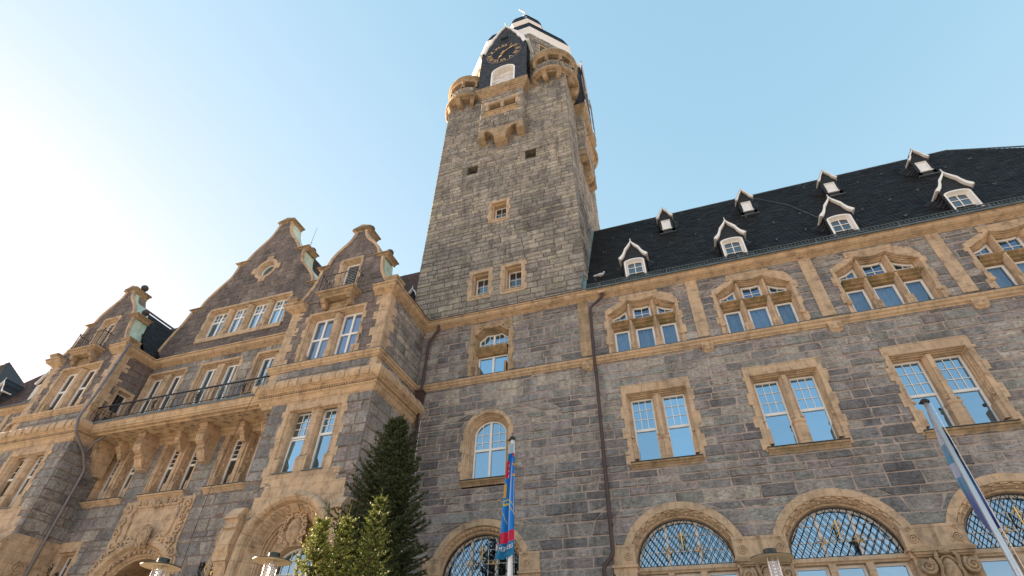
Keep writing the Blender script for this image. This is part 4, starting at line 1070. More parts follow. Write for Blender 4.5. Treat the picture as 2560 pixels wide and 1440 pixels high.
    for k in range(17): x = ac-1.12+2.24*k/16; gr.tube([(x, .0, 3.0), (x, .0, 4.62)], .013, 4); gr.ball((x, .0, 4.66), .03, 5, 4)
    for z in (4.5, 3.8): gr.box(ac-1.15, ac+1.15, -.012, .012, z-.015, z+.015)
    for s in (-1, 1):
        for q in range(4):
            gr.tube([(ac+s*(.15+.25*q+.10*(1-t)*cos(3.4*pi*t)), -.01, 4.78+.14*(3-q)*.55+.10*(1-t)*sin(3.4*pi*t)) for t in [i/12*.95 for i in range(13)]], .011, 4)
    gr.tube([(ac, .0, 4.5), (ac, .0, 5.5)], .02, 5)
    go = gr.build('niche_grille', M['iron'], H)
    fl = MB(TL); rn = random.Random(seed)
    for px, pz in ((-.62, 4.95), (0, 5.55), (.62, 4.95), (-.3, 5.2)):
        for k in range(5):
            a_ = pi*(.1+.8*k/4); fl.tube([(ac+px, -.03, pz), (ac+px+.08*cos(a_), -.06, pz+.10*sin(a_)), (ac+px+.15*cos(a_), -.03, pz+.16*sin(a_)+.02*rn.random())], [.012, .022, .004], 5)
    fl.build('gilt_lily', M['gold'], go)
    hole_n = arch(ac, 1.55, 2.0, az, 1.55, 20)
    mb = MB(TL)
    stone_wall(mb, lambda z: al, lambda z: bl_, 0, 11.36, [low_hole, rect(ac-1.6, ac+1.6, 2.0, 5.9), arch(ac, 1.6, 5.9, 5.901, 1.6, 20), rect(-14.72+dx, -11.28+dx, 7.3, 7.68), rect(-14.47+dx, -11.33+dx, 7.66, 8.03), rect(-14.32+dx, -11.68+dx, 8.0, 8.3)], .40, 'main', seed+20, .055, .4, .8)
    mb.build('bay_wall', [M['stone_main'], M['mortar_left']], H)
    for sx, sgn, y1 in ((bl_, 1, 18.0 if dx == 0 else 16.6), (al, -1, 16.6 if dx == 0 else 18.0)):
        if sgn > 0: TT = side(sx); u0, u1 = yl+.015, y1
        else: TT = (lambda X: (lambda u, d, z: (X+d, -u, z)))(sx); u0, u1 = -y1, -yl-.015
        mb = MB(TT); stone_wall(mb, lambda z: u0, lambda z: u1, 0, 11.36, (), .40, 'main', seed+30, .055, .4, .8); mb.build('bay_side_wall', [M['stone_main'], M['mortar_left']], H)
        if sgn > 0:
            mb = MB(TT); mb.loft([[(u, d, z) for u, z in rect(yl, y1, 5.3, 7.30)] for d in (.0, -.085)], True, False, True) if dx else None
            if dx: mb.tube([(15.35+.30*(1-t)*cos(4.5*pi*t), -.10, 6.2+.30*(1-t)*sin(4.5*pi*t)) for t in [i/22*.93 for i in range(23)]], .035, 5)
            mb.box(yl, y1, -.095, .02, 7.30, 7.36); mb.build('ashlar_band', M['sand_joint'], H)
    # --- gable
    hy = 14.72
    segs = [[(2.56,16.62),(2.12,17.20),(1.84,17.80),(1.74,18.30),(1.70,18.68)], [(1.46,18.90),(1.30,19.40),(.98,19.85),(.62,20.22),(.40,20.55),(.27,20.98)]]
    dz0, dz1 = 16.74, 18.86
    dhole = rect(c1-.62, c1+.62, 16.75, 19.08)
    gable_curve_parts(cx, hy, segs, [(1.28, 1.98, 18.92, .26)], (.50, 21.12, .32), .85, H, 'left', seed+40, [dhole])
    core = MB(front(hy)); core.loft([[(u, d, z) for u, z in [(cx-2.4,16.9),(cx+2.4,16.9),(cx+1.6,18.0),(cx+1.6,18.6),(cx+1.2,19.4),(cx+.3,20.9),(cx-.3,20.9),(cx-1.2,19.4),(cx-1.6,18.6),(cx-1.6,18.0)]] for d in (.35, .8)], True, True, True); core.build('gable_backing', M['mortar_left'], H)
    for s in (-1, 1):         # end caps standing on the cornice
        ec = MB(front(hy))
        u0, u1 = sorted((cx+s*2.34, cx+s*2.92)); ec.loft([[(u, d, z) for u, d in ((u0+q, .4), (u0+q, -.28+q), (u1-q, -.28+q), (u1-q, .4))] for z, q in ((16.35, .16), (16.5, .15), (16.66, .05), (16.80, .02), (16.86, -.04), (16.95, -.04))], True, True, True)
        ec.build('end_capstone', M['sand_dirty'], H)
    dp = rect(c1-.40, c1+.40, dz0, dz1); mb = MB(front(hy)); mb.loft([[(u, d, z) for u, z in off(dp, t)] for t, d in [(.22,.02),(.22,-.05),(.12,-.05),(.08,.03),(.04,.12),(0,.2),(0,.3)]], True); toothing(mb, dp, .22, .1, 16.8, 19.0, seed+3, -.052); mb.build('door_surround', [M['sand'], M['mortar_left']], H)
    dm = MB(front(hy)); frame_ring(dm, dp, .08, .24, .3); 
    for k in range(17): z = dz0+.12+(dz1-dz0-.24)*k/17; dm.quad((c1-.33, .19, z), (c1+.33, .19, z), (c1+.33, .24, z+.075), (c1-.33, .24, z+.075))
    o = dm.build('louvred_door', M['white'], H); d2 = MB(front(hy)); d2.quad((c1-.4, .275, dz0), (c1+.4, .275, dz0), (c1+.4, .275, dz1), (c1-.4, .275, dz1)); d2.build('door_backing', M['dark'], o)
    balconette(c1, hy, H)
    # --- roof behind the gable
    rl = sqrt(2.6**2+3.6**2)
    roof_face('gable_roof', (cx+2.75,15.5,16.75), (0,1,0), (-2.6,0,3.6), lambda s: 0, lambda s: 6.5, rl, seed+50, row=.16, wid=.26)
    roof_face('gable_roof', (cx-2.75,22.0,16.75), (0,-1,0), (2.6,0,3.6), lambda s: 0, lambda s: 6.5, rl, seed+51, row=.3, wid=.5)
    gm = MB(); gm.tube([(cx, 15.5, 20.58), (cx, 22, 20.58)], .06, 6); gm.build('roof_ridge', M['lead'], H)
M['glass_bay'] = mat_glass('frosted bay glass', .42, (.50,.66,.92), dark=(.10,.12,.15), rough=.06)
PAL['tower_side'] = PAL['main'] + PAL['tower'][:4]; 
build_bay(0.0, 100); build_bay(-15.75, 200)

# --- middle front between the bays
YM = 16.6; T = front(YM); xa, xb = -26.85, -16.3; MC = (-25.55, -21.95, -18.35)
holes = []
for i, c in enumerate(MC):
    # balcony doors
    poly = rect(c-1.14, c+1.14, 12.3, 15.72); mb = MB(T)
    mb.loft([[(u, d, z) for u, z in off(poly, t)] for t, d in [(.22,.02),(.22,-.05),(.12,-.05),(.09,.0),(.09,.07),(.05,.10),(.05,.18),(0,.24),(0,.34)]], True)
    toothing(mb, poly, .22, .14, 12.3, 15.7, 60+i, -.052)
    mb.box(c-.22, c+.22, .03, .33, 12.3, 15.72); mb.build('door_surround', [M['sand'], M['mortar_left']], HALL)
    for s in (-1, 1):
        u0, u1 = sorted((c+s*.22, c+s*1.14)); window_unit(T, rect(u0, u1, 12.3, 15.70), .30, HALL, mull=((u0+u1)/2,), transoms=(14.55,), fw=.085, name='balcony_door', glass='glass' if i > 0 else 'glass_dim')
    holes.append(rect(c-1.3, c+1.3, 12.2, 15.88))
    # tall narrow lights of the floor below, with panelled reveals
    for s in (-1, 1):
        x = c+s*.64; poly = rect(x-.36, x+.36, 9.22, 11.42); mb = MB(T)
        mb.loft([[(u, d, z) for u, z in off(poly, t)] for t, d in [(.26,.02),(.26,-.035),(.20,-.035),(.18,.0),(.10,.02),(.09,.05),(.03,.36),(0,.38),(0,.48)]], True)
        for j in range(5):
            z = 9.9+.30*j
            for e in (-1, 1):
                xe = x+e*(.36+.055)
                if j % 2 == 0: mb.box(xe-.025, xe+.025, .17, .33, z-.13, z+.13)
                else: mb.ball((xe, .25, z), .075, 8, 6)
        for e in (-1, 1): mb.box(x+e*.39-.05, x+e*.39+.05, .02, .5, 9.22, 9.62); mb.ball((x+e*.40, .12, 9.66), .07, 8, 5)
        mb.build('window_surround', M['sand'], HALL)
        window_unit(T, poly, .42, HALL, bars_u=[x], bars_z=[10.72, 10.94, 11.16], transoms=(10.5,), bz_clip=(10.5, 12), fw=.06, glass='glass_dim')
    mb = MB(T); mb.box(c-.09, c+.09, -.045, .05, 9.22, 11.5); mb.box(c-1.32, c+1.32, -.04, .03, 11.63, 11.75)
    mb.build('window_mullion', M['sand'], HALL)
    holes.append(rect(c-1.22, c+1.22, 9.1, 11.8))
    mb = MB(T); sill(mb, c-1.28, c+1.28, 9.12, .22, .2); mb.build('window_sill', [M['sand'], M['lead']], HALL)
    if i != 1:
        e = -1 if i == 0 else 1
        x = c+e*-.35 if False else (-26.0 if i == 0 else -17.25); wp = rect(x-.42, x+.42, 4.6, 6.98); mb = MB(T)
        mb.loft([[(u, d, z) for u, z in off(wp, t)] for t, d in [(.25,.02),(.25,-.04),(.08,-.04),(.06,.05),(0,.12),(0,.45)]], True); mb.box(x-.67, x+.67, -.045, .02, 7.2, 7.45); toothing(mb, wp, .25, .16, 4.6, 7.2, 80+i, -.043)
        mb.build('window_surround', [M['sand'], M['mortar_left']], HALL); window_unit(T, wp, .42, HALL, bars_u=[x-.14, x+.14], bars_z=[5.2, 5.7, 6.2, 6.6], fw=.06, glass='glass_dim')
        holes.append(rect(x-.6, x+.6, 4.4, 7.4))
        # wrought-iron window basket with gilded lilies
        gb = MB(T); rn = random.Random(70+i)
        for k in range(9): xx = x-.6+1.2*k/8; gb.tube([(xx, -.35, 4.7), (xx, -.38, 5.3), (xx, -.35, 5.62)], .012, 4)
        for z in (4.75, 5.6): gb.tube([(x-.62, 0, z), (x-.62, -.36, z), (x+.62, -.36, z), (x+.62, 0, z)], .024, 5)
        for px in (-.62, 0, .62):
            for k in range(46):
                zz = 5.4+rn.random()*(.75 if px else 1.15); a_ = rn.random()*2*pi; rr = .10*(1-.5*(zz-5.4)); gb.tube([(x+px, -.36, zz-.04), (x+px+rr*cos(a_), -.36+rr*sin(a_), zz), (x+px+rr*1.4*cos(a_), -.36+rr*1.2*sin(a_), zz+.05)], [.004, .026, .004], 4)
        go = gb.build('window_basket', M['iron'], HALL); lf = MB(T)
        for px in (-.32, .32):
            lf.tube([(x+px+.06*cos(t*5), -.40, 5.72+.34*t) for t in [q/10 for q in range(11)]], .018, 5)
        lf.loft([[(x+w, -.41, z), (x-w, -.41, z)] for z, w in ((5.45, .03), (5.85, .045), (5.88, .015), (5.9, .045), (6.2, .03), (6.3, .005))], False)
        lf.build('gilt_lily', M['gold'], go)
# portal
pc = -21.78; pa = arch(pc, 2.05, 1.0, 5.35, 1.72, 30)
mb = MB(T); prf = [(.22,.02),(.22,-.10),(.12,-.14),(.02,-.10),(-.02,-.02),(-.06,.06),(-.10,.08),(-.30,.24),(-.34,.24),(-.38,.32),(-.42,.34),(-.42,1.6)]
mb.loft([[(u, d, z) for u, z in off(pa, t)] for t, d in prf], True)
rn = random.Random(9)
for k in range(22):       # garland of leaves and flowers in the hollow of the arch
    a_ = pi*(k+.5)/22; cxx, czz = pc+1.86*cos(a_), 5.35+1.54*sin(a_)
    mb.smooth = True
    for q in range(5): b_ = 2*pi*q/5+rn.random(); mb.ball((cxx+.07*cos(b_), .10-.03*rn.random(), czz+.07*sin(b_)), .055, 6, 4)
    mb.ball((cxx, .05, czz), .05, 6, 4); mb.smooth = False
mb.build('portal_arch', M['sand'], HALL)
pn = MB(T)
seg = [(-23.72, -19.98, 6.0, 9.0)]
for k in range(30):
    za, zb = 5.9+3.0*k/30, 5.9+3.0*(k+1)/30; P2 = off(pa, .15); p, q = span(P2, za), span(P2, zb)
    hwz = lambda z: 1.90+.45*max(0, (7.0-z))
    L0, L1 = -21.85-hwz(za), -21.85-hwz(zb); R0, R1 = -21.85+hwz(za), -21.85+hwz(zb)
    if p:
        q = q or ((p[0]+p[1])/2,)*2
        pn.quad((L0, -.05, za), (p[0], -.05, za), (q[0], -.05, zb), (L1, -.05, zb)); pn.quad((p[1], -.05, za), (R0, -.05, za), (R1, -.05, zb), (q[1], -.05, zb))
    else: pn.quad((L0, -.05, za), (R0, -.05, za), (R1, -.05, zb), (L1, -.05, zb))
    for u0, u1 in ((L0, L1), (R0, R1)): pn.quad((u0, -.05, za), (u0, .03, za), (u1, .03, zb), (u1, -.05, zb))
# cartouche frame and scrolls
fr_ = [(-23.0,7.55),(-22.9,7.25),(-20.85,7.25),(-20.62,7.5),(-20.55,8.3),(-20.75,8.62),(-22.95,8.62),(-23.1,8.35)]
pn.tube([(u, -.07, z) for u, z in fr_+fr_[:1]], .05, 6); pn.smooth = True
def scroll(mb, x, z, R, s, tn=1.6, r=.05, d=-.08, ph=0): mb.tube([(x+s*R*(1-t)*cos(tn*2*pi*t+ph), d, z+R*(1-t)*sin(tn*2*pi*t+ph)) for t in [i/20*.93 for i in range(21)]], [r*(1-.5*i/20) for i in range(21)], 6)
for s in (-1, 1):
    X = -21.85
    for (dx_, z, R, r, ph) in ((1.62,8.55,.2,.06,0),(1.66,8.05,.17,.05,2),(1.68,7.6,.22,.06,1),(1.55,7.15,.26,.06,3),(1.2,7.08,.2,.05,0),(1.75,6.75,.2,.05,2),(.75,7.28,.2,.05,4),(.8,8.72,.14,.05,0),(.4,8.74,.13,.05,1),(1.2,8.74,.13,.05,2),(1.95,6.4,.2,.05,1),(2.15,6.1,.16,.04,0)):
        scroll(pn, X+s*dx_, z, R, s, 1.6, r, -.09, ph)
    for k in range(9): pn.ball((X+s*(1.5+.3*rn.random()), -.08, 7.0+1.6*rn.random()), .07, 6, 4)
for k in range(12): pn.ball((-21.85+.3*rn.uniform(-1, 1), -.12, 8.7+.14*rn.uniform(-1, 1)), .08, 6, 4)
head_relief(pn, -21.72, -.15, 7.32, .36); pn.smooth = False
pn.build('portal_carving', M['sand'], HALL)
ps = MB(T)      # vaulted passage behind the arch
ip = off(pa, -.42); ps.loft([[(u, d, z) for u, z in ip] for d in (.5, 5.0)], True, False, True)
ps.build('portal_passage', M['sand_joint'], HALL)
mb = MB(T)
for z_ in (1,): pass
ph_ = off(pa, .1)
stone_wall(mb, lambda z: xa, lambda z: xb, 0, 16.36, holes+[ph_, rect(-23.65, -20.05, 7.0, 8.85)], .40, 'main', 77, .05, .45, .95, [12.2, 9.05])
mb.build('front_wall', [M['stone_left'], M['mortar_left']], HALL)
# balcony slab, frieze, consoles, railing
mb = MB()
yb = 14.98
BAL = [(-1.6,11.78),(-.30,11.78),(-.28,11.84),(-.12,11.86),(-.10,11.92),(-.04,11.94),(-.03,12.02),(.0,12.05),(.02,12.14),(.05,12.20),(.05,12.27),(-.1,12.28)]
moulding(mb, [(xa-.1,yb),(xb+.1,yb)], BAL); mb.build('balcony', M['sand_long'], HALL)
mb = MB(); moulding(mb, [(xa-.1,yb),(xb+.1,yb)], [(.075,12.20),(.085,12.31),(.0,12.34),(-1.6,12.37)]); mb.build('balcony_flashing', M['lead'], HALL)
mb = MB(T); mb.loft([[(u, -o, z) for o, z in ((0,11.48),(.05,11.50),(.06,11.56),(.12,11.60),(.12,11.66),(.20,11.70),(.24,11.79))] for u in (xa, xb)], False)
k = 0; x = xa+.05
while x < xb:
    mb.box(x, x+.055, -.155, -.05, 11.60, 11.655); x += .11
mb.smooth = True; rn = random.Random(4)
for k in range(60):       # carved soffit foliage
    x = xa+.3+(xb-xa-.6)*k/60; scroll_R = .10; mb.tube([(x+.1*(1-t)*cos(3*pi*t), -.95+.35*sin(k*1.3)+.1*(1-t)*sin(3*pi*t), 11.765) for t in [i/8*.9 for i in range(9)]], .02, 4)
mb.build('balcony_frieze', M['sand'], HALL)
mb = MB(T)
for x in (-25.55, -21.95, -18.35): mb = MB(T); s_bracket(mb, x, .125, 11.79, 11.0, .55); mb.build('balcony_bracket', M['sand'], HALL)
for x in (-26.55, -23.75, -20.15, -16.65):
    mb = MB(T); s_bracket(mb, x, .215, 11.79, 10.25, .92); mb.box(x-.25, x+.25, -.96, 0, 11.68, 11.775)
    for q in (-.14, 0, .14): mb.tube([(x+q, -.88, 11.55), (x+q, -.92, 11.35), (x+q, -.88, 11.10), (x+q, -.68, 10.85)], .028, 5)
    mb.build('balcony_bracket', M['sand'], HALL)
mb = MB(); yr = 14.99
mb.box(xa, xb, yr-.03, yr+.03, 13.10, 13.13); mb.tube([(xa, yr, 13.14), (xb, yr, 13.14)], .03, 6); mb.box(xa, xb, yr-.012, yr+.012, 12.44, 12.465)
n = 74
for k in range(n):
    x = xa+.07+(xb-xa-.14)*k/(n-1); s = 1 if k % 2 else -1
    if k % 18 == 9:
        for q in (-1, 1):
            mb.tube([(x+q*(.03+.11*(1-t)*cos(3.4*pi*t)), yr-.03, 12.82+.14*(1-t)*sin(3.4*pi*t)) for t in [i/14*.95 for i in range(15)]], .014, 4)
            mb.tube([(x+q*(.02+.09*(1-t)*cos(3.4*pi*t)), yr-.03, 12.60-.10*(1-t)*sin(3.4*pi*t)) for t in [i/14*.95 for i in range(15)]], .012, 4)
        mb.tube([(x, yr, 12.4), (x, yr, 13.12)], .02, 5)
        for q in range(8): mb.ball((x+.06*cos(q), yr-.05, 12.7+.06*sin(q*2)), .035, 5, 4)
    else: mb.tube([(x+s*.05*sin(pi*t)*(1 if t < .6 else .3), yr-.05*sin(pi*t), 12.38+.75*t) for t in [q/7 for q in range(8)]], .0105, 4)
mb.build('balcony_railing', M['iron'], HALL)
# window above: four lights in the great gable
c = -21.80; z0, zt = 17.72, 19.62; poly = rect(c-2.66, c+2.66, z0, zt); mb = MB(T)
mb.loft([[(u, d, z) for u, z in off(poly, t)] for t, d in [(.20,.02),(.20,-.05),(.10,-.05),(.08,.0),(.08,.07),(.04,.10),(.04,.17),(0,.22),(0,.34)]], True)
toothing(mb, poly, .2, .12, z0, zt, 44, -.052)
for k in (-1, 0, 1): x = c+1.36*k; mb.loft([[(x+u, d, z) for u, d in ((-.17, .33), (-.17, .16), (-.06, .0), (.06, .0), (.17, .16), (.17, .33))] for z in (z0, zt)], False); mb.box(x-.19, x+.19, .04, .33, z0, z0+.38)
mb.box(c-2.86, c+2.86, -.07, .0, z0-.26, z0-.0); mb.build('window_surround', [M['sand'], M['mortar_left']], HALL)
for k in range(4):
    u0 = c-2.66+1.36*k+(.17 if k else 0); u1 = c-2.66+1.36*(k+1)-(.17 if k < 3 else .04); w = u1-u0
    if k == 3: u1 = c+2.66
    window_unit(T, rect(u0, u1, z0, zt), .30, HALL, bars_u=[u0+w*q/4 for q in (1, 3)], bars_z=[19.28], mull=((u0+u1)/2,), transoms=(19.0,), bz_clip=(19.0, 20), fw=.06, glass='glass')
gh = [rect(c-2.8, c+2.8, z0-.2, zt+.16)]
oc = [(-21.75+.50*cos(2*pi*k/24), 22.28+.50*sin(2*pi*k/24)) for k in range(24)]; mb = MB(T)
mb.loft([[(u, d, z) for u, z in off(oc, t)] for t, d in [(.28,.02),(.28,-.05),(.10,-.05),(.06,.02),(.03,.10),(0,.14),(0,.3)]], True)
for a_ in range(4): r_ = a_*pi/2+.0; mb.loft([[(-21.75+(.70+x)*cos(r_)-y*sin(r_), d, 22.28+(.70+x)*sin(r_)+y*cos(r_)) for x, y in ((-.1,-.22),(.30,-.22),(.30,.22),(-.1,.22))] for d in (.02, -.054)], True, False, True)
mb.build('window_surround', M['sand'], HALL); window_unit(T, oc, .26, HALL, fw=.06, glass='glass')
gh.append([(-21.75+.66*cos(2*pi*k/24), 22.28+.66*sin(2*pi*k/24)) for k in range(24)])
segs = [[(5.85,16.62),(5.25,18.2),(4.72,19.2),(4.45,20.0)], [(3.90,20.22),(3.72,20.75),(3.22,21.45),(2.62,22.15),(2.42,22.7),(2.36,23.18)], [(1.92,23.40),(1.72,23.85),(1.32,24.42),(.86,25.0),(.58,25.6),(.42,26.30)]]
gable_curve_parts(-21.72, YM, segs, [(3.62, 4.62, 20.22, .26), (1.70, 2.66, 23.42, .28)], (.62, 26.42, .34), .9, HALL, 'left', 401, gh, balls=False)
mb = MB(T); mb.ball((-19.35, .6, 23.62), .22, 12, 8); mb.build('gable_ball', M['ball'], HALL)
core = MB(T); core.loft([[(-21.72+u, d, z) for u, z in [(-5.4,17),(5.4,17),(4.3,19.9),(3.5,20.9),(2.3,22.5),(1.6,23.6),(.3,26.0),(-.3,26.0),(-1.6,23.6),(-2.3,22.5),(-3.5,20.9),(-4.3,19.9)]] for d in (.36, .85)], True, True, True); core.build('gable_backing', M['mortar_left'], HALL)
rl = sqrt(5.3**2+8.9**2)
roof_face('gable_roof', (-16.4,17.4,16.95), (0,1,0), (-5.3,0,8.9), lambda s: 0, lambda s: 9.5, rl, 501, row=.18, wid=.3, cols=BROWN)
roof_face('gable_roof', (-27.05,26.9,16.95), (0,-1,0), (5.3,0,8.9), lambda s: 0, lambda s: 9.5, rl, 502, row=.3, wid=.6)
mb = MB(); mb.tube([(-21.72,17.4,25.88),(-21.72,26.9,25.88)], .07, 6); mb.build('roof_ridge', M['lead'], HALL)
mb = MB(); mb.tube([(-20.62,18.0,24.2),(-20.62,18.0,26.9)], [.018,.008], 5)
for z in (25.3, 25.5): mb.tube([(-20.7,18,z),(-20.54,18,z)], .01, 4)
mb.build('antenna', M['iron'], HALL)

# --- far left wing
T = front(18.0); wh_ = []
def small_windows():
    for c in (-34.0, -38.2, -42.4): ogee_window(T, c, seed=5); twin_window(T, c, seed=6); wh_.append([(c-1.44, 13.37), (c+1.44, 13.37), (c+1.44, 15.4), (c+.7, 15.9), (c-.7, 15.9), (c-1.44, 15.4)]); wh_.append(rect(c-1.18, c+1.18, 8.73, 11.74))
small_windows()
mb = MB(T); stone_wall(mb, lambda z: -60, lambda z: -32.1, 0, 16.4, wh_, .32, 'main', 601, .042, .5, 1.0); mb.build('wing_wall', [M['stone_main'], M['mortar_main']], HALL)
mb = MB(); moulding(mb, [(-60,18),(-32.05,18),(-32.05,14.75),(-26.85,14.75),(-26.85,16.6)], STR, 13.15); mb.build('string_course', M['sand_long'], HALL)
for x in (-36.0, -40.3, -32.6): mb = MB(T); mb.box(x-.22, x+.22, -.06, .03, 13.4, 16.3); mb.build('pilaster', M['sand'], HALL)
for x in (-38.6, -42.9): dormer(x, 17.80, 16.86, 18.12, 19.10, .65, .40, 16.90, 17.98, .75, False, 9)
dormer(-12.45, 18.35, 17.6, 18.95, 19.75, .5, .26, 17.9, 18.7, .6, True, 3)
tw = MB(); A_ = (-54.7,22.0,25.3)
for (p, q) in (((-62,17.5,16.95),(-43,17.5,16.95)), ((-43,17.5,16.95),(-46,27,16.95)), ((-62,27,16.95),(-62,17.5,16.95)), ((-46,27,16.95),(-62,27,16.95))):
    n = 34
    for k in range(n):
        t0, t1 = k/n, (k+1)/n; tw.col = rn.choice([(.014,.014,.015),(.018,.017,.018),(.021,.020,.020)])
        def lp(P, t, l=0): return tuple(P[i]+(A_[i]-P[i])*t + (-.05*l if i == 1 else 0) for i in range(3))
        tw.quad(lp(p, t0, 1), lp(q, t0, 1), lp(q, t1), lp(p, t1))
tw.build('pyramid_roof', M['slate'], HALL)

# ------------------------------------------------------------------ clock tower (part of the hall)
CX, CYT = -7.66, 22.6; TL0, TR0, TF, TB = -12.12, -3.20, 18.15, 27.05
BAT = lambda z: .20*max(0, min(1, (26-z)/9.4))
T = lambda u, d, z: (u + BAT(z)*(u-TL0)/(TR0-TL0), TF+d, z)
def text_mesh(s, size=1.0):
    cu = bpy.data.curves.new('t', 'FONT'); cu.body = s; cu.size = size; cu.align_x = 'CENTER'; cu.align_y = 'CENTER'; cu.resolution_u = 3
    o = bpy.data.objects.new('t', cu); COL.objects.link(o); bpy.context.view_layer.update()
    me = bpy.data.meshes.new_from_object(o); vs = [tuple(v.co) for v in me.vertices]; fs = [tuple(p.vertices) for p in me.polygons]
    bpy.data.objects.remove(o); bpy.data.curves.remove(cu); bpy.data.meshes.remove(me)
    return vs, fs
def add_text(mb, s, size, fn):
    vs, fs = text_mesh(s, size); b = len(mb.v)
    for x, y, z in vs: mb.v.append(mb.T(*fn(x, y)))
    for f_ in fs: mb.face([b+i for i in f_][::-1])

th = []
def tower_window(u0, u1, z0, z1, s, d=.45, wz=None, bars=True, seed=0):
    poly = rect(u0, u1, z0, z1); mb = MB(T)
    mb.loft([[(u, dd, z) for u, z in off(poly, t)] for t, dd in [(s,.02),(s,-.045),(.07,-.045),(.05,.0),(.05,.10),(0,.16),(0,d+.04)]], True)
    toothing(mb, poly, s, .10, z0-s*.7, z1+s*.7, seed, -.047, h=.36); mb.box(u0-s*.5, u1+s*.5, -.07, .02, z0-.10, z0-.02)
    mb.build('window_surround', [M['sand'], M['mortar_tower']], HALL)
    w = u1-u0; zz = [z0+.12+(z1-z0-.24)*k/3 for k in (1, 2)]
    window_unit(T, rect(u0, u1, z0+.06, z1), d, HALL, bars_u=[(u0+u1)/2], bars_z=zz, fw=.055, glass='glass_dim')
    th.append(rect(u0-s+.07, u1+s-.07, z0-s+.07, z1+s-.07))
tower_window(-8.86, -8.13, 18.08, 19.52, .27, seed=1); tower_window(-7.13, -6.40, 18.08, 19.54, .27, seed=2); tower_window(-8.03, -7.28, 23.46, 24.80, .24, seed=3)
for u0, u1, z0, z1 in ((-9.95, -9.28, 28.32, 29.08), (-6.10, -5.42, 28.38, 29.18)):
    mb = MB(T); mb.col = (.2,.18,.15); q = rect(u0, u1, z0, z1); mb.loft([[(u, d, z) for u, z in q] for d in (.0, .6)], True, False, False); mb.build('window_surround', M['stone_tower'], HALL)
    mb = MB(T); mb.box(u0, u1, .59, .62, z0, z1); mb.build('slit_opening', M['dark'], HALL); mb = MB(T); frame_ring(mb, rect(u0+.02, u1-.02, z0+.02, z0+.42), .03, .28, .32); mb.build('window', M['white_old'], HALL)
    th.append(q)
mb = MB(T); stone_wall(mb, lambda z: TL0, lambda z: TR0, 16.95, 37.4, th, .265, 'tower', 700, .032); mb.build('tower_wall', [M['stone_tower'], M['mortar_tower']], HALL)
mb = MB(lambda u, d, z: (TR0-d+BAT(z), u, z))
stone_wall(mb, lambda z: TF+.01, lambda z: TB, 16.95, 37.4, [rect(20.7, 20.9, 24.6, 27.0), rect(19.75, 19.95, 20.5, 22.4), rect(23.8, 24.0, 27.6, 29.6)], .265, 'tower', 701, .045); mb.build('tower_wall', [M['stone_tower'], M['mortar_tower']], HALL)
mb = MB(lambda u, d, z: (TL0+d, -u, z)); stone_wall(mb, lambda z: -TB, lambda z: -TF-.01, 16.95, 37.4, (), .265, 'tower', 702, .05); mb.build('tower_wall', [M['stone_tower'], M['mortar_tower']], HALL)
mb = MB(); mb.box(TL0+.3, TR0-.3, TF+.7, TB-.05, 0, 38.0); mb.build('tower_light_block', M['mortar_tower'], HALL)  # unseen box added inside the tower to block light

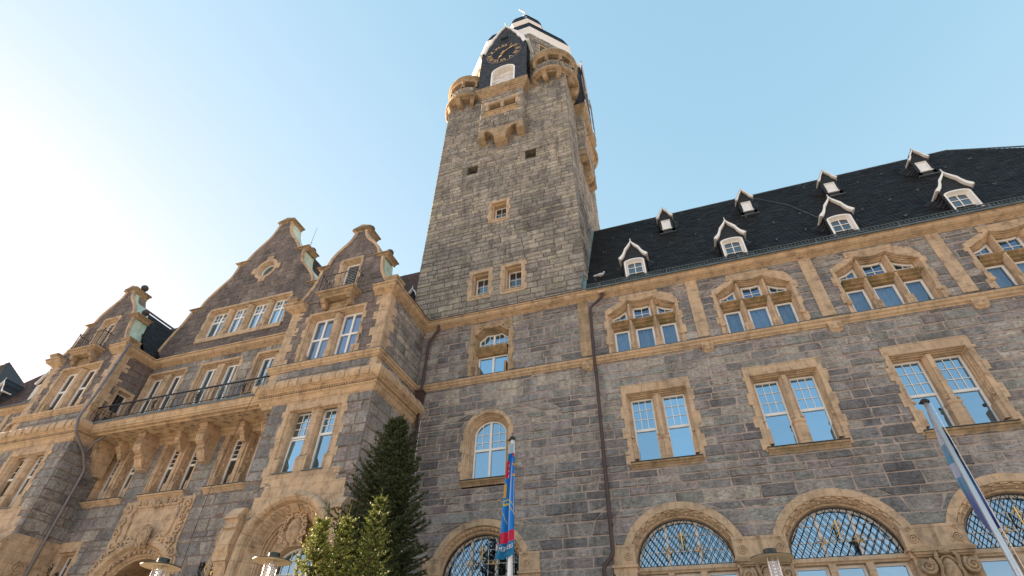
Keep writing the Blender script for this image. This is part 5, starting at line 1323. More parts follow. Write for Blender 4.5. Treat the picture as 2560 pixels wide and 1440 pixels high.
def clock_oriel(TT, seed, clock=True):
    """oriel on corbels with the slated clock gable above; u=0 is the axis, d=0 the tower face"""
    OD = -.50; hw = 1.57
    def fr(dd): return lambda u, d, z: TT(u, d+dd, z)
    mb = MB(fr(OD)); wh = rect(-.98, .98, 33.85, 35.15)
    stone_wall(mb, lambda z: -hw, lambda z: hw, 31.95, 36.2, [off(wh, .15)], .26, 'tower', seed, .045, .3, .7)
    for s in (-1, 1):
        m2 = MB((lambda s: (lambda u, d, z: TT(s*(hw-d), (u if s > 0 else -u), z)))(s))
        if s > 0: stone_wall(m2, lambda z: OD, lambda z: .0, 31.9, 36.2, (), .26, 'tower', seed+1, .04, .25, .5)
        else: stone_wall(m2, lambda z: .0, lambda z: -OD, 31.9, 36.2, (), .26, 'tower', seed+2, .04, .25, .5)
        m2.build('oriel_wall', [M['stone_tower'], M['mortar_tower']], HALL)
    mb.build('oriel_wall', [M['stone_tower'], M['mortar_tower']], HALL)
    mb = MB(fr(OD)); mb.loft([[(u, d, z) for u, z in off(wh, t)] for t, d in [(.2,.02),(.2,-.04),(.05,-.04),(0,.06),(0,.4)]], True); mb.box(-.12, .12, .02, .4, 33.85, 35.15); mb.box(-1.35, -1.0, -.045, .02, 35.0, 35.5); mb.box(1.0, 1.38, -.045, .02, 34.4, 34.9); mb.box(.7, 1.3, -.043, .02, 35.25, 35.55)
    mb.build('window_surround', M['sand'], HALL)
    mb = MB(fr(OD)); mb.box(-.98, .98, .38, .42, 33.85, 35.15); mb.build('window_void', M['dark'], HALL)
    mb = MB(fr(OD)); sill(mb, -1.2, 1.2, 33.85, .26, .26); mb.build('window_sill', [M['sand'], M['dark']], HALL)
    mb = MB(TT)      # curved corbel apron
    out = [(-hw,31.25),(-1.14,31.25),(-1.12,31.74),(-.95,31.78),(-.74,31.66),(-.56,31.40),(-.44,31.08),(-.42,30.98),(.42,30.98),(.44,31.08),(.56,31.40),(.74,31.66),(.95,31.78),(1.12,31.74),(1.14,31.25),(hw,31.25),(hw,32.0),(1.0,32.12),(.6,31.98),(-.6,31.98),(-1.0,32.12),(-hw,32.0)]
    mb.loft([[(u, d, z) for u, z in out] for d in (0.02, OD-.03)], True, False, True)
    mb.loft([[(-.40, d, z), (.40, d, z)] for d, z in ((OD-.03, 31.0), (OD-.06, 30.95), (OD+.02, 30.75), (OD+.22, 30.55), (.02, 30.42))], False)
    for e in (-.40, .40): mb.face([mb.vert(e, d, z) for d, z in ((0.02, 31.0), (OD-.03, 31.0), (OD-.06, 30.95), (OD+.02, 30.75), (OD+.22, 30.55), (.02, 30.42))])
    for e in (-1, 1):
        a, b = sorted((e*1.10, e*hw)); mb.loft([[(a, d, z), (b, d, z)] for d, z in ((OD-.02, 31.32), (OD+.02, 31.2), (OD+.25, 31.1), (.02, 30.98))], False)
        for q in (a, b): mb.face([mb.vert(q, d, z) for d, z in ((0.02, 31.32), (OD-.02, 31.32), (OD+.02, 31.2), (OD+.25, 31.1), (.02, 30.98))])
    mb.build('oriel_corbel', M['sand_dirty'], HALL)
    mb = MB(TT); moulding(mb, [(-hw,.3),(-hw,OD),(hw,OD),(hw,.3)], [(-.02,36.15),(.03,36.17),(.05,36.25),(.10,36.26),(.12,36.38),(.17,36.40),(.20,36.53),(.25,36.55),(.29,36.68),(.33,36.71),(.36,36.84),(.40,36.88),(.40,36.97),(-.3,37.0)])
    mb.build('oriel_cornice', M['sand_dirty'], HALL)
    # slated gable
    gd = OD-.22; W_ = 1.86; ez = 42.65; mb = MB(fr(gd))
    gp = [(W_,ez),(1.70,43.10),(1.56,43.65),(1.24,44.2),(1.08,44.75),(.82,45.15),(.62,45.62),(.30,46.1),(.0,46.48)]
    def gw(z):
        if z <= ez: return W_
        for (a, za), (b, zb) in zip(gp, gp[1:]):
            if za <= z <= zb: return a+(b-a)*(z-za)/(zb-za)
        return 0
    nich = arch(.03, .88, 37.0, 39.05, .66, 18)
    # slate courses clipped around the arched niche
    rn = random.Random(seed); cols = [(.05,.055,.065),(.06,.066,.078),(.042,.046,.056),(.07,.075,.088)]
    z = 36.96; k = 0
    while z < 46.38:
        z2 = min(z+.17, 46.43); ww = min(gw(z), gw(z2)); segs_ = [(-ww, ww)]; sp = span(nich, min(z+.08, 39.69))
        if z < 39.70 and sp: segs_ = [(-ww, sp[0]), (sp[1], ww)]
        if 43.75 < z < 44.55: segs_ = [(-ww, -.42), (.42, ww)]
        for a, b in segs_:
            x = a-(k % 2)*.13
            while x < b:
                x2 = x+.26*rn.uniform(.85, 1.15); p, q = max(x, a), min(x2, b)
                if q-p > .01:
                    c = rn.choice(cols); i = [mb.vert(p, -.022, z), mb.vert(q, -.022, z), mb.vert(q, 0, z2+.02), mb.vert(p, 0, z2+.02), mb.vert(p, .01, z), mb.vert(q, .01, z)]
                    mb.face(i[:4], c); mb.face([i[4], i[5], i[1], i[0]], c)
                x = x2
        z = z2; k += 1
    mb.build('clock_gable', M['slate'], HALL)
    mb = MB(fr(gd)); mb.col = cols[0]
    for s in (-1, 1):
        for k in range(34):
            za = 36.96+.17*k; mb.col = rn.choice(cols); mb.quad(*[(s*(W_+(.02 if q in (0, 1) else 0)), d, z) for q, (d, z) in enumerate(((0, za), (2.6, za), (2.6, za+.175), (0, za+.175)))])
    P = [(-w, z) for w, z in gp] + [(w, z) for w, z in gp[::-1][1:]]
    mb.loft([[(u, d, z+.02) for u, z in P] for d in (-.05, 4.2)], False)
    mb.loft([[(u, d, z-.15) for u, z in P] for d in (.3, .32)], False)
    mb.face([mb.vert(u, .45, z) for u, z in [(-W_, 37.0)]+P+[(W_, 37.0)]])
    mb.build('gable_roof', M['slate'], HALL)
    mb = MB(fr(gd))
    def wave(P, o, amp):
        res = []
        for i in range(len(P)*1):
            res.append((P[i][0]*(1+o/2.2)+0, P[i][1]+o*.6))
        return res
    fine = smooth_outline(gp, 4); Pf = [(-w, z) for w, z in fine] + [(w, z) for w, z in fine[::-1][1:]]
    inn = [(u*.86, z-.13-.02*sin(i*1.1)) for i, (u, z) in enumerate(Pf)]; otr = [(u*1.03, z+.07+.03*sin(i*1.1)) for i, (u, z) in enumerate(Pf)]
    mb.loft([[(u, d, z) for u, z in L] for L, d in ((otr, .3), (otr, -.10), (inn, -.12), (inn, .0))], False)
    for s in (-1, 1): a, b = sorted((s*W_*.98, s*W_*1.1)); mb.box(a, b, -.1, 1.6, ez-.10, ez+.06)
    mb.build('barge_board', M['white'], HALL)
    mb = MB(fr(gd)); mb.tube([(0, -.05, 46.45), (0, -.05, 46.85), (0, -.05, 47.0), (0, -.05, 47.35)], [.05, .04, .09, .01], 6); mb.build('gable_finial', M['copper'], HALL)
    # niche
    mb = MB(fr(gd)); mb.loft([[(u, d, z) for u, z in q] for q, d in ((off(nich, .05), .02), (off(nich, .05), -.05), (off(nich, -.07), -.05), (off(nich, -.07), .10))], True); mb.build('niche_frame', M['white'], HALL)
    mb = MB(fr(gd)); q = off(nich, -.06)
    mb.loft([[(u, d, z) for u, z in q] for d in (.1, .42)], True, False, True)
    for k in range(26): u = -.85+1.74*k/26; sp = .0; mb.box(u, u+.012, .38, .41, 37.0, 39.1)
    mb.build('niche_lining', M['white_old'], HALL)
    mb = MB(fr(gd))
    for s in (-1, 1):
        for R, cu, cz in ((.26, .30, 37.65), (.17, .30, 37.65), (.30, .52, 37.7)): mb.tube([(.02+s*cu+R*cos(t), .04, cz+R*.9*sin(t)) for t in [2*pi*i/18 for i in range(19)]], .016, 4)
        mb.tube([(.02+s*.80*t, .04, 37.7+.3*sin(t*pi)) for t in [i/10 for i in range(11)]], .016, 4)
        mb.tube([(.02+s*.80*t, .04, 38.05) for t in (0, 1)], .014, 4); mb.tube([(.02+s*.1, .04, 37.0), (.02+s*.45, .04, 37.95), (.02+s*.8, .04, 37.7)], .014, 4)
    mb.build('niche_railing', M['white'], HALL)
    mb = MB(fr(gd)); lo = rect(-.40, .40, 43.80, 44.55); mb.col = (.05,.055,.065); frame_ring(mb, off(lo, .05), .10, -.07, .05)
    for k in range(5): mb.box(-.40, .40, .03, .06, 43.88+.13*k, 43.91+.13*k)
    mb.col = (.03,.03,.035); mb.box(-.40, .40, .12, .14, 43.8, 44.55); mb.build('gable_louvre', M['slate'], HALL)
    if not clock: return
    R = 1.42; cz = 41.78; ck = MB(fr(gd))
    ck.loft([[(R*f_*cos(2*pi*k/48), d, cz+R*f_*sin(2*pi*k/48)) for k in range(48)] for f_, d in ((1.0, .0), (1.0, -.07), (.975, -.085))], True)
    ck.build('clock_rim', M['zinc'], HALL)
    ck = MB(fr(gd)); ck.face([ck.vert(R*.976*cos(2*pi*k/48), -.075, cz+R*.976*sin(2*pi*k/48)) for k in range(48)][::-1]); dial = ck.build('clock_dial', M['dial'], HALL)
    nm = MB(fr(gd))
    for i, s in enumerate(('XII','I','II','III','IIII','V','VI','VII','VIII','IX','X','XI')):
        a_ = 2*pi*i/12; rr = R*.79
        vs_w = {'XII': .8, 'VIII': .66, 'VII': .8, 'III': 1.0, 'IIII': .85}.get(s, 1.05)
        def fn(x, y, a_=a_, rr=rr, w=vs_w):
            x *= w; y *= 1.0; rad = rr+y; return (rad*sin(a_)+x*cos(a_), -.095, cz+rad*cos(a_)-x*sin(a_))
        add_text(nm, s, .52, fn)
    nm.build('clock_numerals', M['gold_flat'], dial)
    def hand(ang, L, w, tail, name, d):
        h = MB(fr(gd)); P = [(-w*.4, -tail), (w*.4, -tail), (w*.5, 0), (w*.35, L*.4), (w*1.5, L*.62), (w*.4, L*.78), (0, L), (-w*.4, L*.78), (-w*1.5, L*.62), (-w*.35, L*.4), (-w*.5, 0)]
        h.loft([[(x*cos(ang)+y*sin(ang), dd, cz-x*sin(ang)+y*cos(ang)) for x, y in P] for dd in (d, d-.02)], True, True, True)
        h.ball((0, d-.02, cz), .07, 8, 5); h.build(name, M['gold_flat'], dial)
    hand(radians(207), .92, .075, .22, 'hour_hand', -.11); hand(radians(55), 1.30, .05, .30, 'minute_hand', -.14)
M['dial'] = mat_plain('dark blue dial', (.004,.006,.012), .7, 0, .1)
M['gold_flat'] = mat_plain('gilded numerals', (.80,.48,.20), .5, .1, .08)
clock_oriel(lambda u, d, z: (CX+u, TF+d, z), 800)
clock_oriel(lambda u, d, z: (TR0-d, CYT+u, z), 820)
clock_oriel(lambda u, d, z: (TL0+d, CYT-u, z), 840, False)

# octagonal drum, eaves and roof
cu_ = tan(pi/8)
AD = 4.40
for k in range(8):
    a_ = -pi/2 + k*pi/4     # outward direction of the face
    ox, oy = CX+AD*cos(a_), CYT+AD*sin(a_)
    TT = frame(ox, oy, a_+pi/2); hwf = AD*cu_
    hs = []
    if k % 2:
        hs = [rect(-.95, .95, 43.35, 44.75)]
        mb = MB(TT); mb.box(-1.05, 1.05, .05, .35, 44.55, 44.80); mb.box(-1.05, 1.05, .02, .35, 43.25, 43.42); mb.box(-.16, .16, .0, .35, 43.42, 44.6)
        for s in (-1, 1): a, b = sorted((s*.86, s*1.1)); mb.box(a, b, .0, .35, 43.42, 44.6)
        mb.build('window_surround', M['sand'], HALL); mb = MB(TT); mb.box(-1, 1, .36, .38, 43.3, 44.8); mb.build('window_void', M['dark'], HALL)
    mb = MB(TT); stone_wall(mb, lambda z: -hwf, lambda z: hwf, 37.4, 45.75, hs, .26, 'tower', 900+k, .045, .3, .7); mb.build('drum_wall', [M['stone_tower'], M['mortar_tower']], HALL)
def octring(a, z, n=8): return [(CX+a/cos(pi/8)*cos(-pi/2-pi/8+2*pi*k/8), CYT+a/cos(pi/8)*sin(-pi/2-pi/8+2*pi*k/8), z) for k in range(8)]
mb = MB(); mb.loft([octring(a, z) for a, z in ((4.38,45.60),(4.45,45.66),(4.48,46.0),(4.58,46.22),(4.62,46.30),(4.62,46.45),(4.5,46.5))]); mb.build('eaves_cornice', M['white'], HALL)
def oct_roof(name, prof, row, seed):
    rn = random.Random(seed); mb = MB(); cols = [(.05,.052,.062),(.062,.062,.072),(.042,.042,.052),(.055,.05,.058)]
    for (a0, z0), (a1, z1) in zip(prof, prof[1:]):
        L = math.hypot(a0-a1, z1-z0); n = max(1, int(L/row))
        for j in range(n):
            t0, t1 = j/n, (j+1)/n; A0, Z0, A1, Z1 = a0+(a1-a0)*t0, z0+(z1-z0)*t0, a0+(a1-a0)*t1, z0+(z1-z0)*t1
            R0, R1 = octring(A0+.02, Z0), octring(A1, Z1+.01)
            for k in range(8):
                w = max(1, int(2*A0*cu_/.28))
                for q in range(w):
                    mb.col = rn.choice(cols); l = lambda P, Q, t: tuple(P[i]+(Q[i]-P[i])*t for i in range(3))
                    P0, P1, Q0, Q1 = R0[k], R0[(k+1) % 8], R1[k], R1[(k+1) % 8]; mb.quad(l(P0, P1, q/w), l(P0, P1, (q+1)/w), l(Q0, Q1, (q+1)/w), l(Q0, Q1, q/w))
    return mb.build(name, M['slate'], HALL)
oct_roof('tower_roof', [(4.58,46.46),(4.42,47.2),(4.22,48.0),(4.05,48.65),(3.6,49.5),(2.9,50.9),(2.2,52.4),(1.75,53.6),(1.6,54.4)], .2, 1)
mb = MB(); mb.loft([octring(a, z) for a, z in ((1.55,54.35),(1.60,54.4),(1.66,54.8),(1.82,54.98),(1.88,55.05),(1.88,55.32),(1.7,55.36))]); mb.build('lantern_cornice', M['white'], HALL)
oct_roof('lantern_roof', [(1.90,55.34),(1.80,56.0),(1.5,57.1),(1.05,58.3),(.5,59.5),(.12,60.6)], .2, 2)
mb = MB(); mb.tube([(CX-.2, CYT, 60.4), (CX-.2, CYT, 62.3)], [.05, .025], 6)
mb.tube([(CX+.25, CYT, 61.0), (CX-.75, CYT-.1, 62.9)], .035, 5); mb.tube([(CX-.5, CYT, 62.25), (CX+.1, CYT, 62.1)], .03, 5)
mb.ball((CX-.55, CYT-.1, 62.6), .14, 8, 6, 1.4, .4, .8); mb.ball((CX-.2, CYT, 61.2), .10, 8, 6); mb.build('weather_vane', M['silver'], HALL)

# corner turrets
def turret(cx, cy, seed, skip=None):
    r0 = 1.72; zf = 37.75; c = (cx, cy, 0)
    mb = MB(); mb.smooth = False
    mb.lathe(c, [(.3,37.26),(1.58,37.28),(1.62,37.36),(1.78,37.40),(1.88,37.46),(1.90,37.5),(1.90,37.66),(1.80,37.74),(1.2,37.76)], 40); mb.build('turret_corbel', M['sand_dirty'], HALL)
    mb = MB(lambda u, d, z: (cx+(r0-d)*cos(u/r0), cy+(r0-d)*sin(u/r0), z))
    stone_wall(mb, lambda z: -pi*r0, lambda z: pi*r0, zf, 38.72, (), .22, 'tower', seed, .05, .25, .5); mb.build('turret_parapet', [M['stone_tower'], M['mortar_tower']], HALL)
    n = 10
    for k in range(n):
        mb = MB(); a_ = 2*pi*(k+.5)/n; TT = frame(cx+r0*cos(a_), cy+r0*sin(a_), a_+pi/2); m = MB(TT)
        m.loft([[(u, d, z) for u, d in ((-w, .30), (-w, .02), (-w*.3, -.10), (w*.3, -.10), (w, .02), (w, .30))] for z, w in ((38.70, .17), (38.85, .16), (38.9, .10), (39.45, .10), (39.5, .15), (39.62, .16))], True)
        b = len(mb.v); mb.v += m.v; [mb.face([b+i for i in f_]) for f_ in m.f]
        mb.build('turret_pillar', M['sand_dirty'], HALL)
    mb = MB(); mb.lathe(c, [(1.35,39.60),(1.72,39.58),(1.76,39.62),(1.76,39.74),(1.80,39.78),(1.80,39.86),(1.88,39.92),(1.92,40.0),(1.92,40.08)], 40); mb.build('turret_cornice', M['sand_dirty'], HALL)
    mb = MB(); mb.lathe(c, [(1.94,40.06),(1.94,40.12),(1.0,40.6),(0.02,40.8)], 40); mb.build('turret_roof', M['copper'], HALL)
    mb = MB(); mb.lathe(c, [(1.38,37.7),(1.38,39.6)], 24); mb.lathe(c, [(1.4,39.59),(.01,39.59)], 24); mb.build('turret_lining', M['mortar_tower'], HALL)
    for k in range(10):
        mb = MB(); a_ = 2*pi*k/10+.2
        dx_, dy_ = cos(a_), sin(a_); bx, by = cx+1.72*dx_, cy+1.72*dy_
        if TL0 < bx < TR0 and TF < by < TB: continue
        TT = frame(bx, by, a_+pi/2); m = MB(TT); m.loft([[(u, d, z) for u in (-.15, .15)] for d, z in ((-.06, 37.34), (-.10, 37.22), (-.02, 37.05), (.02, 36.98), (-.0, 36.92), (.10, 36.72), (.25, 36.62), (.9, 36.62))], False)
        for e in (-.15, .15): m.face([m.vert(e, d, z) for d, z in ((.9, 37.34), (-.06, 37.34), (-.10, 37.22), (-.02, 37.05), (0, 36.92), (.10, 36.72), (.25, 36.62), (.9, 36.62))])
        b = len(mb.v); mb.v += m.v; [mb.face([b+i for i in f_]) for f_ in m.f]
        mb.build('turret_bracket', M['sand_dirty'], HALL)
ti = 1.15
turret(TR0-ti, TF+ti, 1000); turret(TL0+ti, TF+ti, 1010); turret(TR0-ti, TB-ti, 1020)
mb = MB()
for q in (0, .5): mb.tube([(TR0+.95, 23.4+q, 37.5), (TR0+.95, 23.4+q, 41.8)], .03, 5)
for z in (38.5, 39.6, 40.8, 41.5): mb.tube([(TR0+.95, 23.2, z), (TR0+.95, 24.2, z)], .025, 4)
mb.build('radio_mast', M['zinc'], HALL)

# --- downpipes
def pipe(name, pts, r, mat, brackets=()):
    mb = MB(); mb.smooth = True; mb.tube(pts, r, 10); mb.smooth = False
    for x, y, z in brackets: mb.lathe((x, y, z), [(r*1.25, -.03), (r*1.35, 0), (r*1.25, .03)], 10)
    return mb.build(name, M[mat], HALL)
def rounded(P, R=.12, n=4):
    P = [Vector(p) for p in P]; out = [P[0]]
    for a, b, c in zip(P, P[1:], P[2:]):
        d0, d1 = (a-b).normalized(), (c-b).normalized()
        for k in range(n+1):
            t = k/n; out.append((b+d0*R)*(1-t)**2 + b*2*t*(1-t) + (b+d1*R)*t*t)
    return out+[P[-1]]
rp = rounded([(-2.35,17.72,16.55),(-2.35,17.70,16.12),(-2.93,17.72,15.66),(-2.95,17.74,13.6),(-2.95,17.66,13.3),(-2.95,17.66,13.0),(-2.95,17.80,12.7),(-2.97,17.80,5.9),(-3.28,17.72,5.55),(-3.30,17.72,0)])
pipe('downpipe', rp, .062, 'brown_metal', [(-2.95,17.8,z) for z in (12.5, 10.6, 8.7, 6.8)])
mb = MB(); mb.box(-2.5, -2.2, 17.58, 17.85, 16.28, 16.42); mb.build('pipe_outlet', M['sand'], HALL)
lp = rounded([(-10.25,17.75,16.35),(-10.25,17.75,16.05),(-10.66,17.78,15.55),(-10.68,17.78,13.4),(-10.68,17.72,12.6)])
pipe('downpipe', lp, .06, 'brown_metal'); pipe('downpipe', [(-10.66,17.78,12.1),(-10.62,17.8,6),(-10.6,17.8,0)], .06, 'brown_metal', [(-10.65,17.79,z) for z in (10.5, 8.5)])
mb = MB(); mb.loft([[(-10.68+sx*w, 17.72+sy*w, z) for sx, sy in ((-1,-1),(1,-1),(1,1),(-1,1))] for z, w in ((12.05,.07),(12.15,.11),(12.45,.15),(12.75,.16),(12.80,.19),(12.86,.19))], True, True, True); mb.build('rainwater_head', M['brown_metal'], HALL)
zp = rounded([(-26.35,14.50,16.50),(-26.38,14.35,13.5),(-26.35,14.20,12.2),(-26.25,14.35,11.6),(-26.42,15.25,11.0),(-26.48,15.75,10.35),(-26.48,15.75,0)], .15)
pipe('downpipe', zp, .062, 'zinc', [(-26.36,14.43,15.2),(-26.38,14.37,13.8),(-26.48,15.75,9.6),(-26.48,15.75,7.2)])
pipe('downpipe', rounded([(-26.44,15.35,10.95),(-26.2,15.35,11.5),(-25.7,15.5,11.9)]), .05, 'zinc')
pipe('downpipe', rounded([(-16.35,14.85,12.25),(-16.35,14.85,11.75),(-16.05,15.1,11.2),(-15.72,15.5,10.9),(-15.70,15.5,0)]), .06, 'zinc')

# ------------------------------------------------------------------ things in the square
# flagpoles
def flagpole(x, y, h, r, label):
    t = empty('flagpole', (x, y, 0), label, 'flagpole', 'flagpoles in front of the town hall')
    m = MB(lambda u, d, z: (u+x, d+y, z)); m.smooth = True; m.tube([(0, 0, 0), (0, 0, 2), (0, 0, h)], [r, r, r*.72], 14)
    m.smooth = False; m.box(-.012, .012, -r-.012, -r*.7, .6, h*.55); m.build('pole', M['silver'] if x > 0 else M['white'], t)
    m = MB(lambda u, d, z: (u+x, d+y, z)); m.lathe((0, 0, h), [(r*.7, -.03), (r*1.3, -.02), (r*1.4, .02), (r*.9, .06), (.01, .07)], 14); m.box(-.12, .02, -.02, .02, h-.03, h); m.build('pole_cap', M['iron'], t)
    m = MB(lambda u, d, z: (u+x, d+y, z)); m.tube([(r+.02, -.05, 1.2), (r+.035, -.06, h*.5), (r+.015, -.04, h-.05)], .006, 4); m.build('halyard', M['white_old'], t)
flagpole(-4.31, 12.0, 7.36, .058, 'white flagpole with a bright blue and red flag, in front of the tower')
flagpole(5.06, 12.75, 7.34, .066, 'brushed metal flagpole with a navy flag, before the right-hand arches')
def mat_cloth(name):
    m, n, p = new_mat(name); at = N(n, 'ShaderNodeVertexColor', layer_name='Col').outputs[0]; n.links.new(at, p.inputs['Base Color']); p.inputs['Roughness'].default_value = .7
    tr = n.nodes.new('ShaderNodeBsdfTranslucent'); n.links.new(at, tr.inputs[0]); mx = n.nodes.new('ShaderNodeMixShader'); mx.inputs[0].default_value = .35
    out = [q for q in n.nodes if q.type == 'OUTPUT_MATERIAL'][0]; n.links.new(p.outputs[0], mx.inputs[1]); n.links.new(tr.outputs[0], mx.inputs[2]); n.links.new(mx.outputs[0], out.inputs[0]); return m
M['cloth'] = mat_cloth('flag cloth')
def flag_surface(x, y, ztop, zbot, edge, fold, ns=46, nz=90):
    def f_(s, t):
        z = ztop + (zbot-ztop)*t; L, R = edge(t); u = L + (R-L)*s
        dd = fold(s, t); zz = z - .10*(1-s)*t*(1 if True else 0)
        return (x+u, y+dd, zz)
    return f_
def build_flag(name, surf, colf, ns, nz, label, group=None):
    mb = MB(); mb.smooth = True; G = [[mb.vert(*surf(i/ns, j/nz)) for i in range(ns+1)] for j in range(nz+1)]
    for j in range(nz):
        for i in range(ns): mb.face([G[j][i], G[j+1][i], G[j+1][i+1], G[j][i+1]], colf((i+.5)/ns, (j+.5)/nz))
    o = mb.build(name, M['cloth'], None); o['label'] = label; o['category'] = 'flag'; return o
f1 = flag_surface(-4.31, 12.0, 7.22, 4.60, lambda t: (-.04-.20*t**.8-(.12 if t > .86 else 0)*(t-.86)/.14, .06+.07*t**.5), lambda s, t: -.07-.05*t*sin(s*9+1.2*sin(t*3))-.03*sin(s*17+t*4))
def c1(s, t):
    if t < .10: return (.55,.70,.80)
    if .17 < t < .33 and s < .38+.1*sin(t*20): return (.62,.02,.06) if not (.2 < s < .3 and int(t*60) % 3 == 0) else (.8,.8,.8)
    if .07 < t < .13 and s > .6: return (.6,.05,.08)
    if .20 < t < .40 and s > .72 and int(t*40) % 4 == 0: return (.7,.35,.05)
    if .38 < t < .50 and s < .16: return (.75,.42,.06)
    y1_ = .52+.10*(s-.3)**2*2; 
    if abs(t-y1_) < .0055 or abs(t-(.56+.22*max(0, s-.5))) < .0055 or abs(t-(.70+.25*(s-.3))) < .005 and s < .4: return (.62,.55,.08)
    if .785 < t < .885: return (.62,.02,.08)
    if t > .885: return (.01,.20,.42)
    b = .9+.3*sin(s*9+2); return (.015*b, .27*b, .78*b)
fo = build_flag('flag', f1, c1, 46, 100, 'bright blue flag with a red band, mirrored white lettering and yellow lines, hanging limp')
tx = MB()
def on_flag(x, y, s0, t0, sc, sy): s = s0 - x*sc; t = t0 - y*sy; p = f1(max(.01, min(.99, s)), max(0, min(.995, t))); return (p[0], p[1]-.018, p[2])
add_text(tx, 'DES FEM', .16, lambda x, y: on_flag(x, y, .55, .925, 1.35, .30)); tx.f = [f_[::-1] for f_ in tx.f]
add_text(tx, '....................', .09, lambda x, y: on_flag(x, y, .55, .965, .55, .3))
to = tx.build('lettering', M['white'], fo)
tg = MB()
for q in range(2): pass
f2 = flag_surface(5.06, 12.75, 7.15, 4.75, lambda t: (-.02-.12*min(1, t*1.6)+(.06*max(0, t-.9)*10 if t > .9 else 0), .03+.15*min(1, t*2.6)-.08*max(0, .2-abs(t-.45))/.2), lambda s, t: .09+.06*sin(s*8+1.5*sin(t*4))*min(1, t*3)+.03*sin(s*15+t*6))
def c2(s, t):
    if t > .70: return (.22,.28,.56) if s < .6 else (.04,.08,.33)
    if s < .30 and .40 < t < .46: return (.10,.34,.52)
    if s < .34 and .46 <= t < .58: return (.42,.48,.66)
    if s < .4: return (.16,.33,.52) if t > .3 else (.50,.58,.66)
    if s > .7 and .33 < t < .36 and int(s*30) % 2: return (.5,.6,.7)
    return (.008,.07,.17) if t < .5 else (.012,.12,.30)
build_flag('flag', f2, c2, 40, 80, 'dark navy flag with a pale violet lower end, rolled around its metal pole')

# street lamps
def make_lamp(x, y, h, label):
    t = empty('street_lamp', (0, 0, 0), label, 'street lamp', 'street lamps with flat disc shades')
    z = h
    m = MB(); m.smooth = False; m.lathe((0, 0, z), [(.10,.06),(.375,-.015),(.375,-.03)], 40); m.mat = 1; m.lathe((0, 0, z), [(.375,-.03),(.36,-.035),(.10,-.005),(.01,-.005)], 40); m.build('lamp_shade', [M['lamp_green'], M['lamp_under']], t)
    m = MB(); m.lathe((0, 0, z), [(.112,.05),(.115,.11),(.105,.125),(.01,.13)], 28); m.build('lamp_cap', M['lamp_green'], t)
    m = MB(); m.smooth = True; m.lathe((0, 0, z), [(.105,-.02),(.105,-.62)], 28); m.build('lamp_glass', M['lamp_glass'], t)
    m = MB(); m.smooth = False
    for k in range(11): m.lathe((0, 0, z-.06-.052*k), [(.03,0),(.072,-.012),(.03,-.03)], 18)
    m.lathe((0, 0, z), [(.028,-.01),(.028,-.62)], 10); m.build('lamp_reflector', M['reflector'], t)
    m = MB()
    for k in range(4): a_ = pi/4+k*pi/2; m.tube([(.122*cos(a_), .122*sin(a_), z-.01), (.122*cos(a_), .122*sin(a_), z-.66)], .009, 6)
    m.build('lamp_rod', M['silver'], t)
    m = MB(); m.smooth = True; m.tube([(0, 0, z-.63), (0, 0, z-.70), (0, 0, 1.0), (0, 0, .98), (0, 0, 0)], [.13, .06, .055, .09, .09], 16); m.build('lamp_post', M['lamp_green'], t)
    return t
M['lamp_green'] = mat_plain('dark green lamp paint', (.012,.03,.028), .35); M['lamp_under'] = mat_plain('cream enamel', (.55,.42,.26), .45, 0, .06)
M['reflector'] = mat_plain('reflector', (.75,.74,.72), .25, .7, .05)
mgl = bpy.data.materials.new('lamp glass'); mgl.use_nodes = True; n_ = mgl.node_tree; n_.nodes.clear(); o_ = n_.nodes.new('ShaderNodeOutputMaterial'); a1 = n_.nodes.new('ShaderNodeBsdfTransparent'); a2 = n_.nodes.new('ShaderNodeBsdfGlossy'); a2.inputs['Roughness'].default_value = .05
x1 = n_.nodes.new('ShaderNodeMixShader'); x1.inputs[0].default_value = .22; n_.links.new(a1.outputs[0], x1.inputs[1]); n_.links.new(a2.outputs[0], x1.inputs[2]); n_.links.new(x1.outputs[0], o_.inputs[0]); M['lamp_glass'] = mgl
l0 = make_lamp(0, 0, 4.12, 'street lamp nearest the young spruces, its disc shade in front of the niche window')
l1 = copy_tree(l0); l2 = copy_tree(l0)
l0.location = (-8.32, 9.19, 0); l1.location = (-10.40, 8.50, -.14); l2.location = (.99, 11.44, .04)
l1['label'] = 'street lamp at the far left, its disc shade before the carved portal arch'
l2['label'] = 'street lamp on the right, its disc shade between two arched ground floor windows'

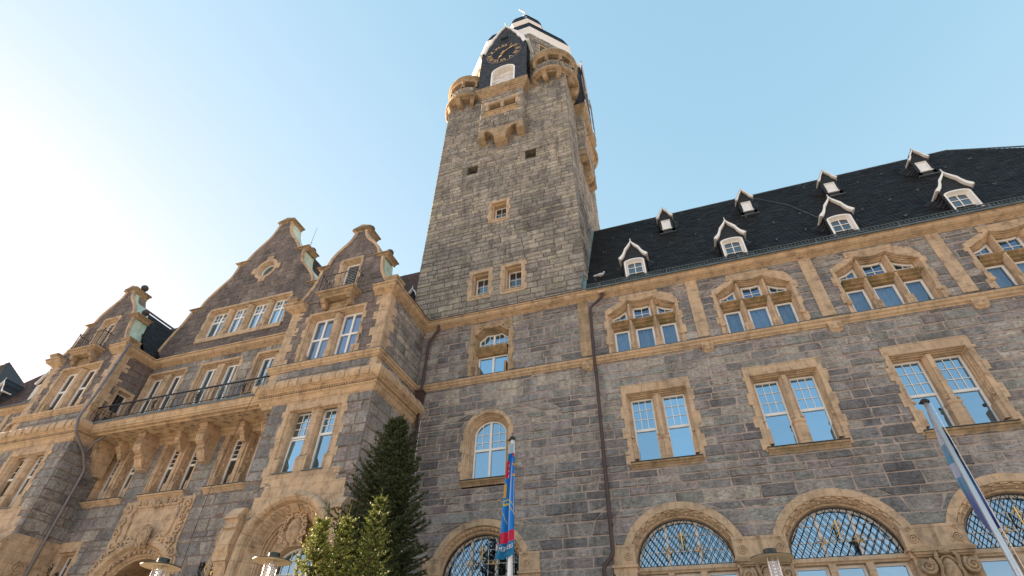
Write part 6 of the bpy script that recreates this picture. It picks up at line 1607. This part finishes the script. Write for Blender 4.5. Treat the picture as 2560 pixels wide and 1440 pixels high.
# spruces
def mat_needles(name):
    m, n, p = new_mat(name); at = N(n, 'ShaderNodeVertexColor', layer_name='Col').outputs[0]; n.links.new(at, p.inputs['Base Color']); p.inputs['Roughness'].default_value = .55; p.inputs['Specular IOR Level'].default_value = .3
    tr = n.nodes.new('ShaderNodeBsdfTranslucent'); n.links.new(at, tr.inputs[0]); mx = n.nodes.new('ShaderNodeMixShader'); mx.inputs[0].default_value = .25
    out = [q for q in n.nodes if q.type == 'OUTPUT_MATERIAL'][0]; n.links.new(p.outputs[0], mx.inputs[1]); n.links.new(tr.outputs[0], mx.inputs[2]); n.links.new(mx.outputs[0], out.inputs[0]); return m
M['needles'] = mat_needles('spruce needles'); M['bark'] = mat_plain('spruce bark', (.10,.07,.05), .9, 0, .3)
def spruce(x, y, H, R, seed, label, base, tipc, dens=1.0, taper=.75, zmin=.6, group=None, NW=.012, NL=.045, TW=.14):
    rn = random.Random(seed); t = empty('spruce_tree', (x, y, 0), label, 'spruce tree', group)
    Tm = lambda u, d, z: (u+x, d+y, z)
    tk = MB(Tm); tk.tube([(0, 0, 0), (0.02, 0, H*.5), (0, 0, H-.05)], [.02*H, .012*H, .01], 8)
    mb = MB(Tm)
    def spray(p, d, L, w, tip):
        """a twig bristling with needles"""
        d = d.normalized(); a = d.cross(Vector((0, 0, 1))); a = a.normalized() if a.length > .01 else Vector((1, 0, 0)); b = a.cross(d)
        n = max(5, int(L/.018)); n = min(n, 12)
        for k in range(n):
            f_ = (k+rn.random()*.6)/n; c = p+d*(L*f_); ph = rn.random()*2*pi; o = (a*cos(ph)+b*sin(ph)); nl = w*rn.uniform(.7, 1.2)*(1-.35*f_)
            e = c + o*nl + d*nl*.9; sd_ = d.cross(o)*NW
            g = rn.uniform(.65, 1.35)*(1+.3*f_); cc = [ (base[i]*(1-tip*f_)+tipc[i]*tip*f_)*g for i in range(3)]
            i0 = len(mb.v); mb.v += [Tm(*(c-sd_)), Tm(*(c+sd_)), Tm(*e)]; mb.face([i0, i0+1, i0+2], tuple(cc))
    z = zmin; k = 0
    while z < H-.12:
        f_ = (z-zmin)/(H-zmin); Lb = R*(1-f_)**taper*rn.uniform(.78, 1.15)+.06; nb = int((6+6*(1-f_))*dens)+2
        for q in range(nb):
            a_ = 2*pi*(q+rn.random()*.8)/nb + k*.9; L = Lb*rn.uniform(.72, 1.18); dr = Vector((cos(a_), sin(a_), 0)); up = .55*f_+.05-.35*(1-f_)
            pts = []; m = max(4, int(L/.12))
            for j in range(m+1):
                s = j/m; pts.append(Vector((0, 0, z)) + dr*(L*s) + Vector((0, 0, L*(up*s + .28*s*s*(1 if f_ < .8 else .5)))))
            tk.tube([tuple(p) for p in (pts[0], pts[len(pts)//2], pts[-1])], [.012+.006*L, .007, .003], 4)
            for j in range(1, m+1):
                s = j/m; p = pts[j]; bd = (pts[j]-pts[j-1]).normalized()
                if s < .22: continue
                for sg in (-1, 1):
                    tl = (TW+.26*L*(1-s)*.75)*rn.uniform(.6, 1.2); sdv = bd.cross(Vector((0, 0, 1))).normalized()*sg
                    dv = (bd*.75+sdv*.8+Vector((0, 0, rn.uniform(-.35, .3)))).normalized()
                    nseg = max(1, int(tl/.12))
                    for w_ in range(nseg): spray(p+dv*(tl*w_/nseg), dv+Vector((0, 0, -.1*w_)), tl/nseg*1.15, NL, .9 if w_ == nseg-1 else .3)
                spray(p-bd*.1, bd, .14, NL, s)
            spray(pts[-1], (pts[-1]-pts[-2]), .12, .03, 1)
        z += rn.uniform(.10, .17)*(1 if H > 6 else .8); k += 1
    for q in range(11): spray(Vector((0, 0, H-.65+.07*q)), Vector((rn.uniform(-.1, .1), rn.uniform(-.1, .1), 1)), .12, .022, 1)
    tk.build('trunk', M['bark'], t); mb.build('crown', M['needles'], t); return t
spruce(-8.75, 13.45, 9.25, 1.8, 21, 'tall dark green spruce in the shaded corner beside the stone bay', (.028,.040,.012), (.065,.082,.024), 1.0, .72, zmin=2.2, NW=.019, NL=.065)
SG = 'young spruces in the sun before the bay'
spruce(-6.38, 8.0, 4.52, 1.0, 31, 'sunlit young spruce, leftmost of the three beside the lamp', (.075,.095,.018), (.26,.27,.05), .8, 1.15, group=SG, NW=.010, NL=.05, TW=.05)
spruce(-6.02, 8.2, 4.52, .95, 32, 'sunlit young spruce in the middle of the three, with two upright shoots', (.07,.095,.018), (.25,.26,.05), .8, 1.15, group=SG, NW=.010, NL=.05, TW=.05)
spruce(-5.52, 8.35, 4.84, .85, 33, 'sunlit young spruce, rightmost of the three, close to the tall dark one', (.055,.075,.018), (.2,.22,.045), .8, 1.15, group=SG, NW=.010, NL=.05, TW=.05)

# cable and string of lights
mb = MB(); P0, P1 = Vector((-16.15, 14.35, 12.9)), Vector((-16.35, 14.1, 5.2))
mb.tube([tuple(P0+(P1-P0)*t+Vector((0, -.25*sin(pi*t), 0))) for t in [i/12 for i in range(13)]], .012, 4)
tag(mb.build('cable', M['iron']), 'thin dark cable hanging down from the right end of the iron balcony', 'cable')
mb = MB(); pts = [(-10.36+.0*t, 17.55+.0*t, 11.4-5.2*t) for t in [i/10 for i in range(11)]]; mb.tube(pts, .007, 4)
for i in range(40): z = 11.3-.13*i; mb.ball((-10.36, 17.54, z), .016, 5, 4)
tag(mb.build('light_string', M['white']), 'thin white string of lights running down the wall behind the tall spruce', 'string lights')
# pigeon on the roof
mb = MB(); mb.smooth = True; px, py, pz = -2.35, 17.95, 17.62
mb.ball((px, py, pz), .10, 10, 8, 1.7, .8, .75); mb.ball((px+.17, py-.01, pz+.10), .05, 8, 6); mb.tube([(px+.12, py, pz+.02), (px+.17, py, pz+.1)], [.055, .04], 8); mb.tube([(px-.12, py, pz), (px-.32, py, pz-.02)], [.06, .035], 6); mb.tube([(px+.21, py-.01, pz+.10), (px+.245, py-.01, pz+.095)], [.012, .004], 5)
mb.smooth = False
for s in (-1, 1): mb.loft([[(px+.1, py+s*.075, pz+.03), (px-.25, py+s*.05, pz+.0)], [(px+.08, py+s*.085, pz-.04), (px-.22, py+s*.06, pz-.03)]], False); mb.tube([(px, py+s*.03, pz-.06), (px, py+s*.03, pz-.14)], .006, 4)
tag(mb.build('pigeon', mat_plain('pigeon feathers', (.45,.47,.5), .8, 0, .5, 25)), 'pale grey pigeon standing on the slate roof above the gutter near the tower', 'pigeon')
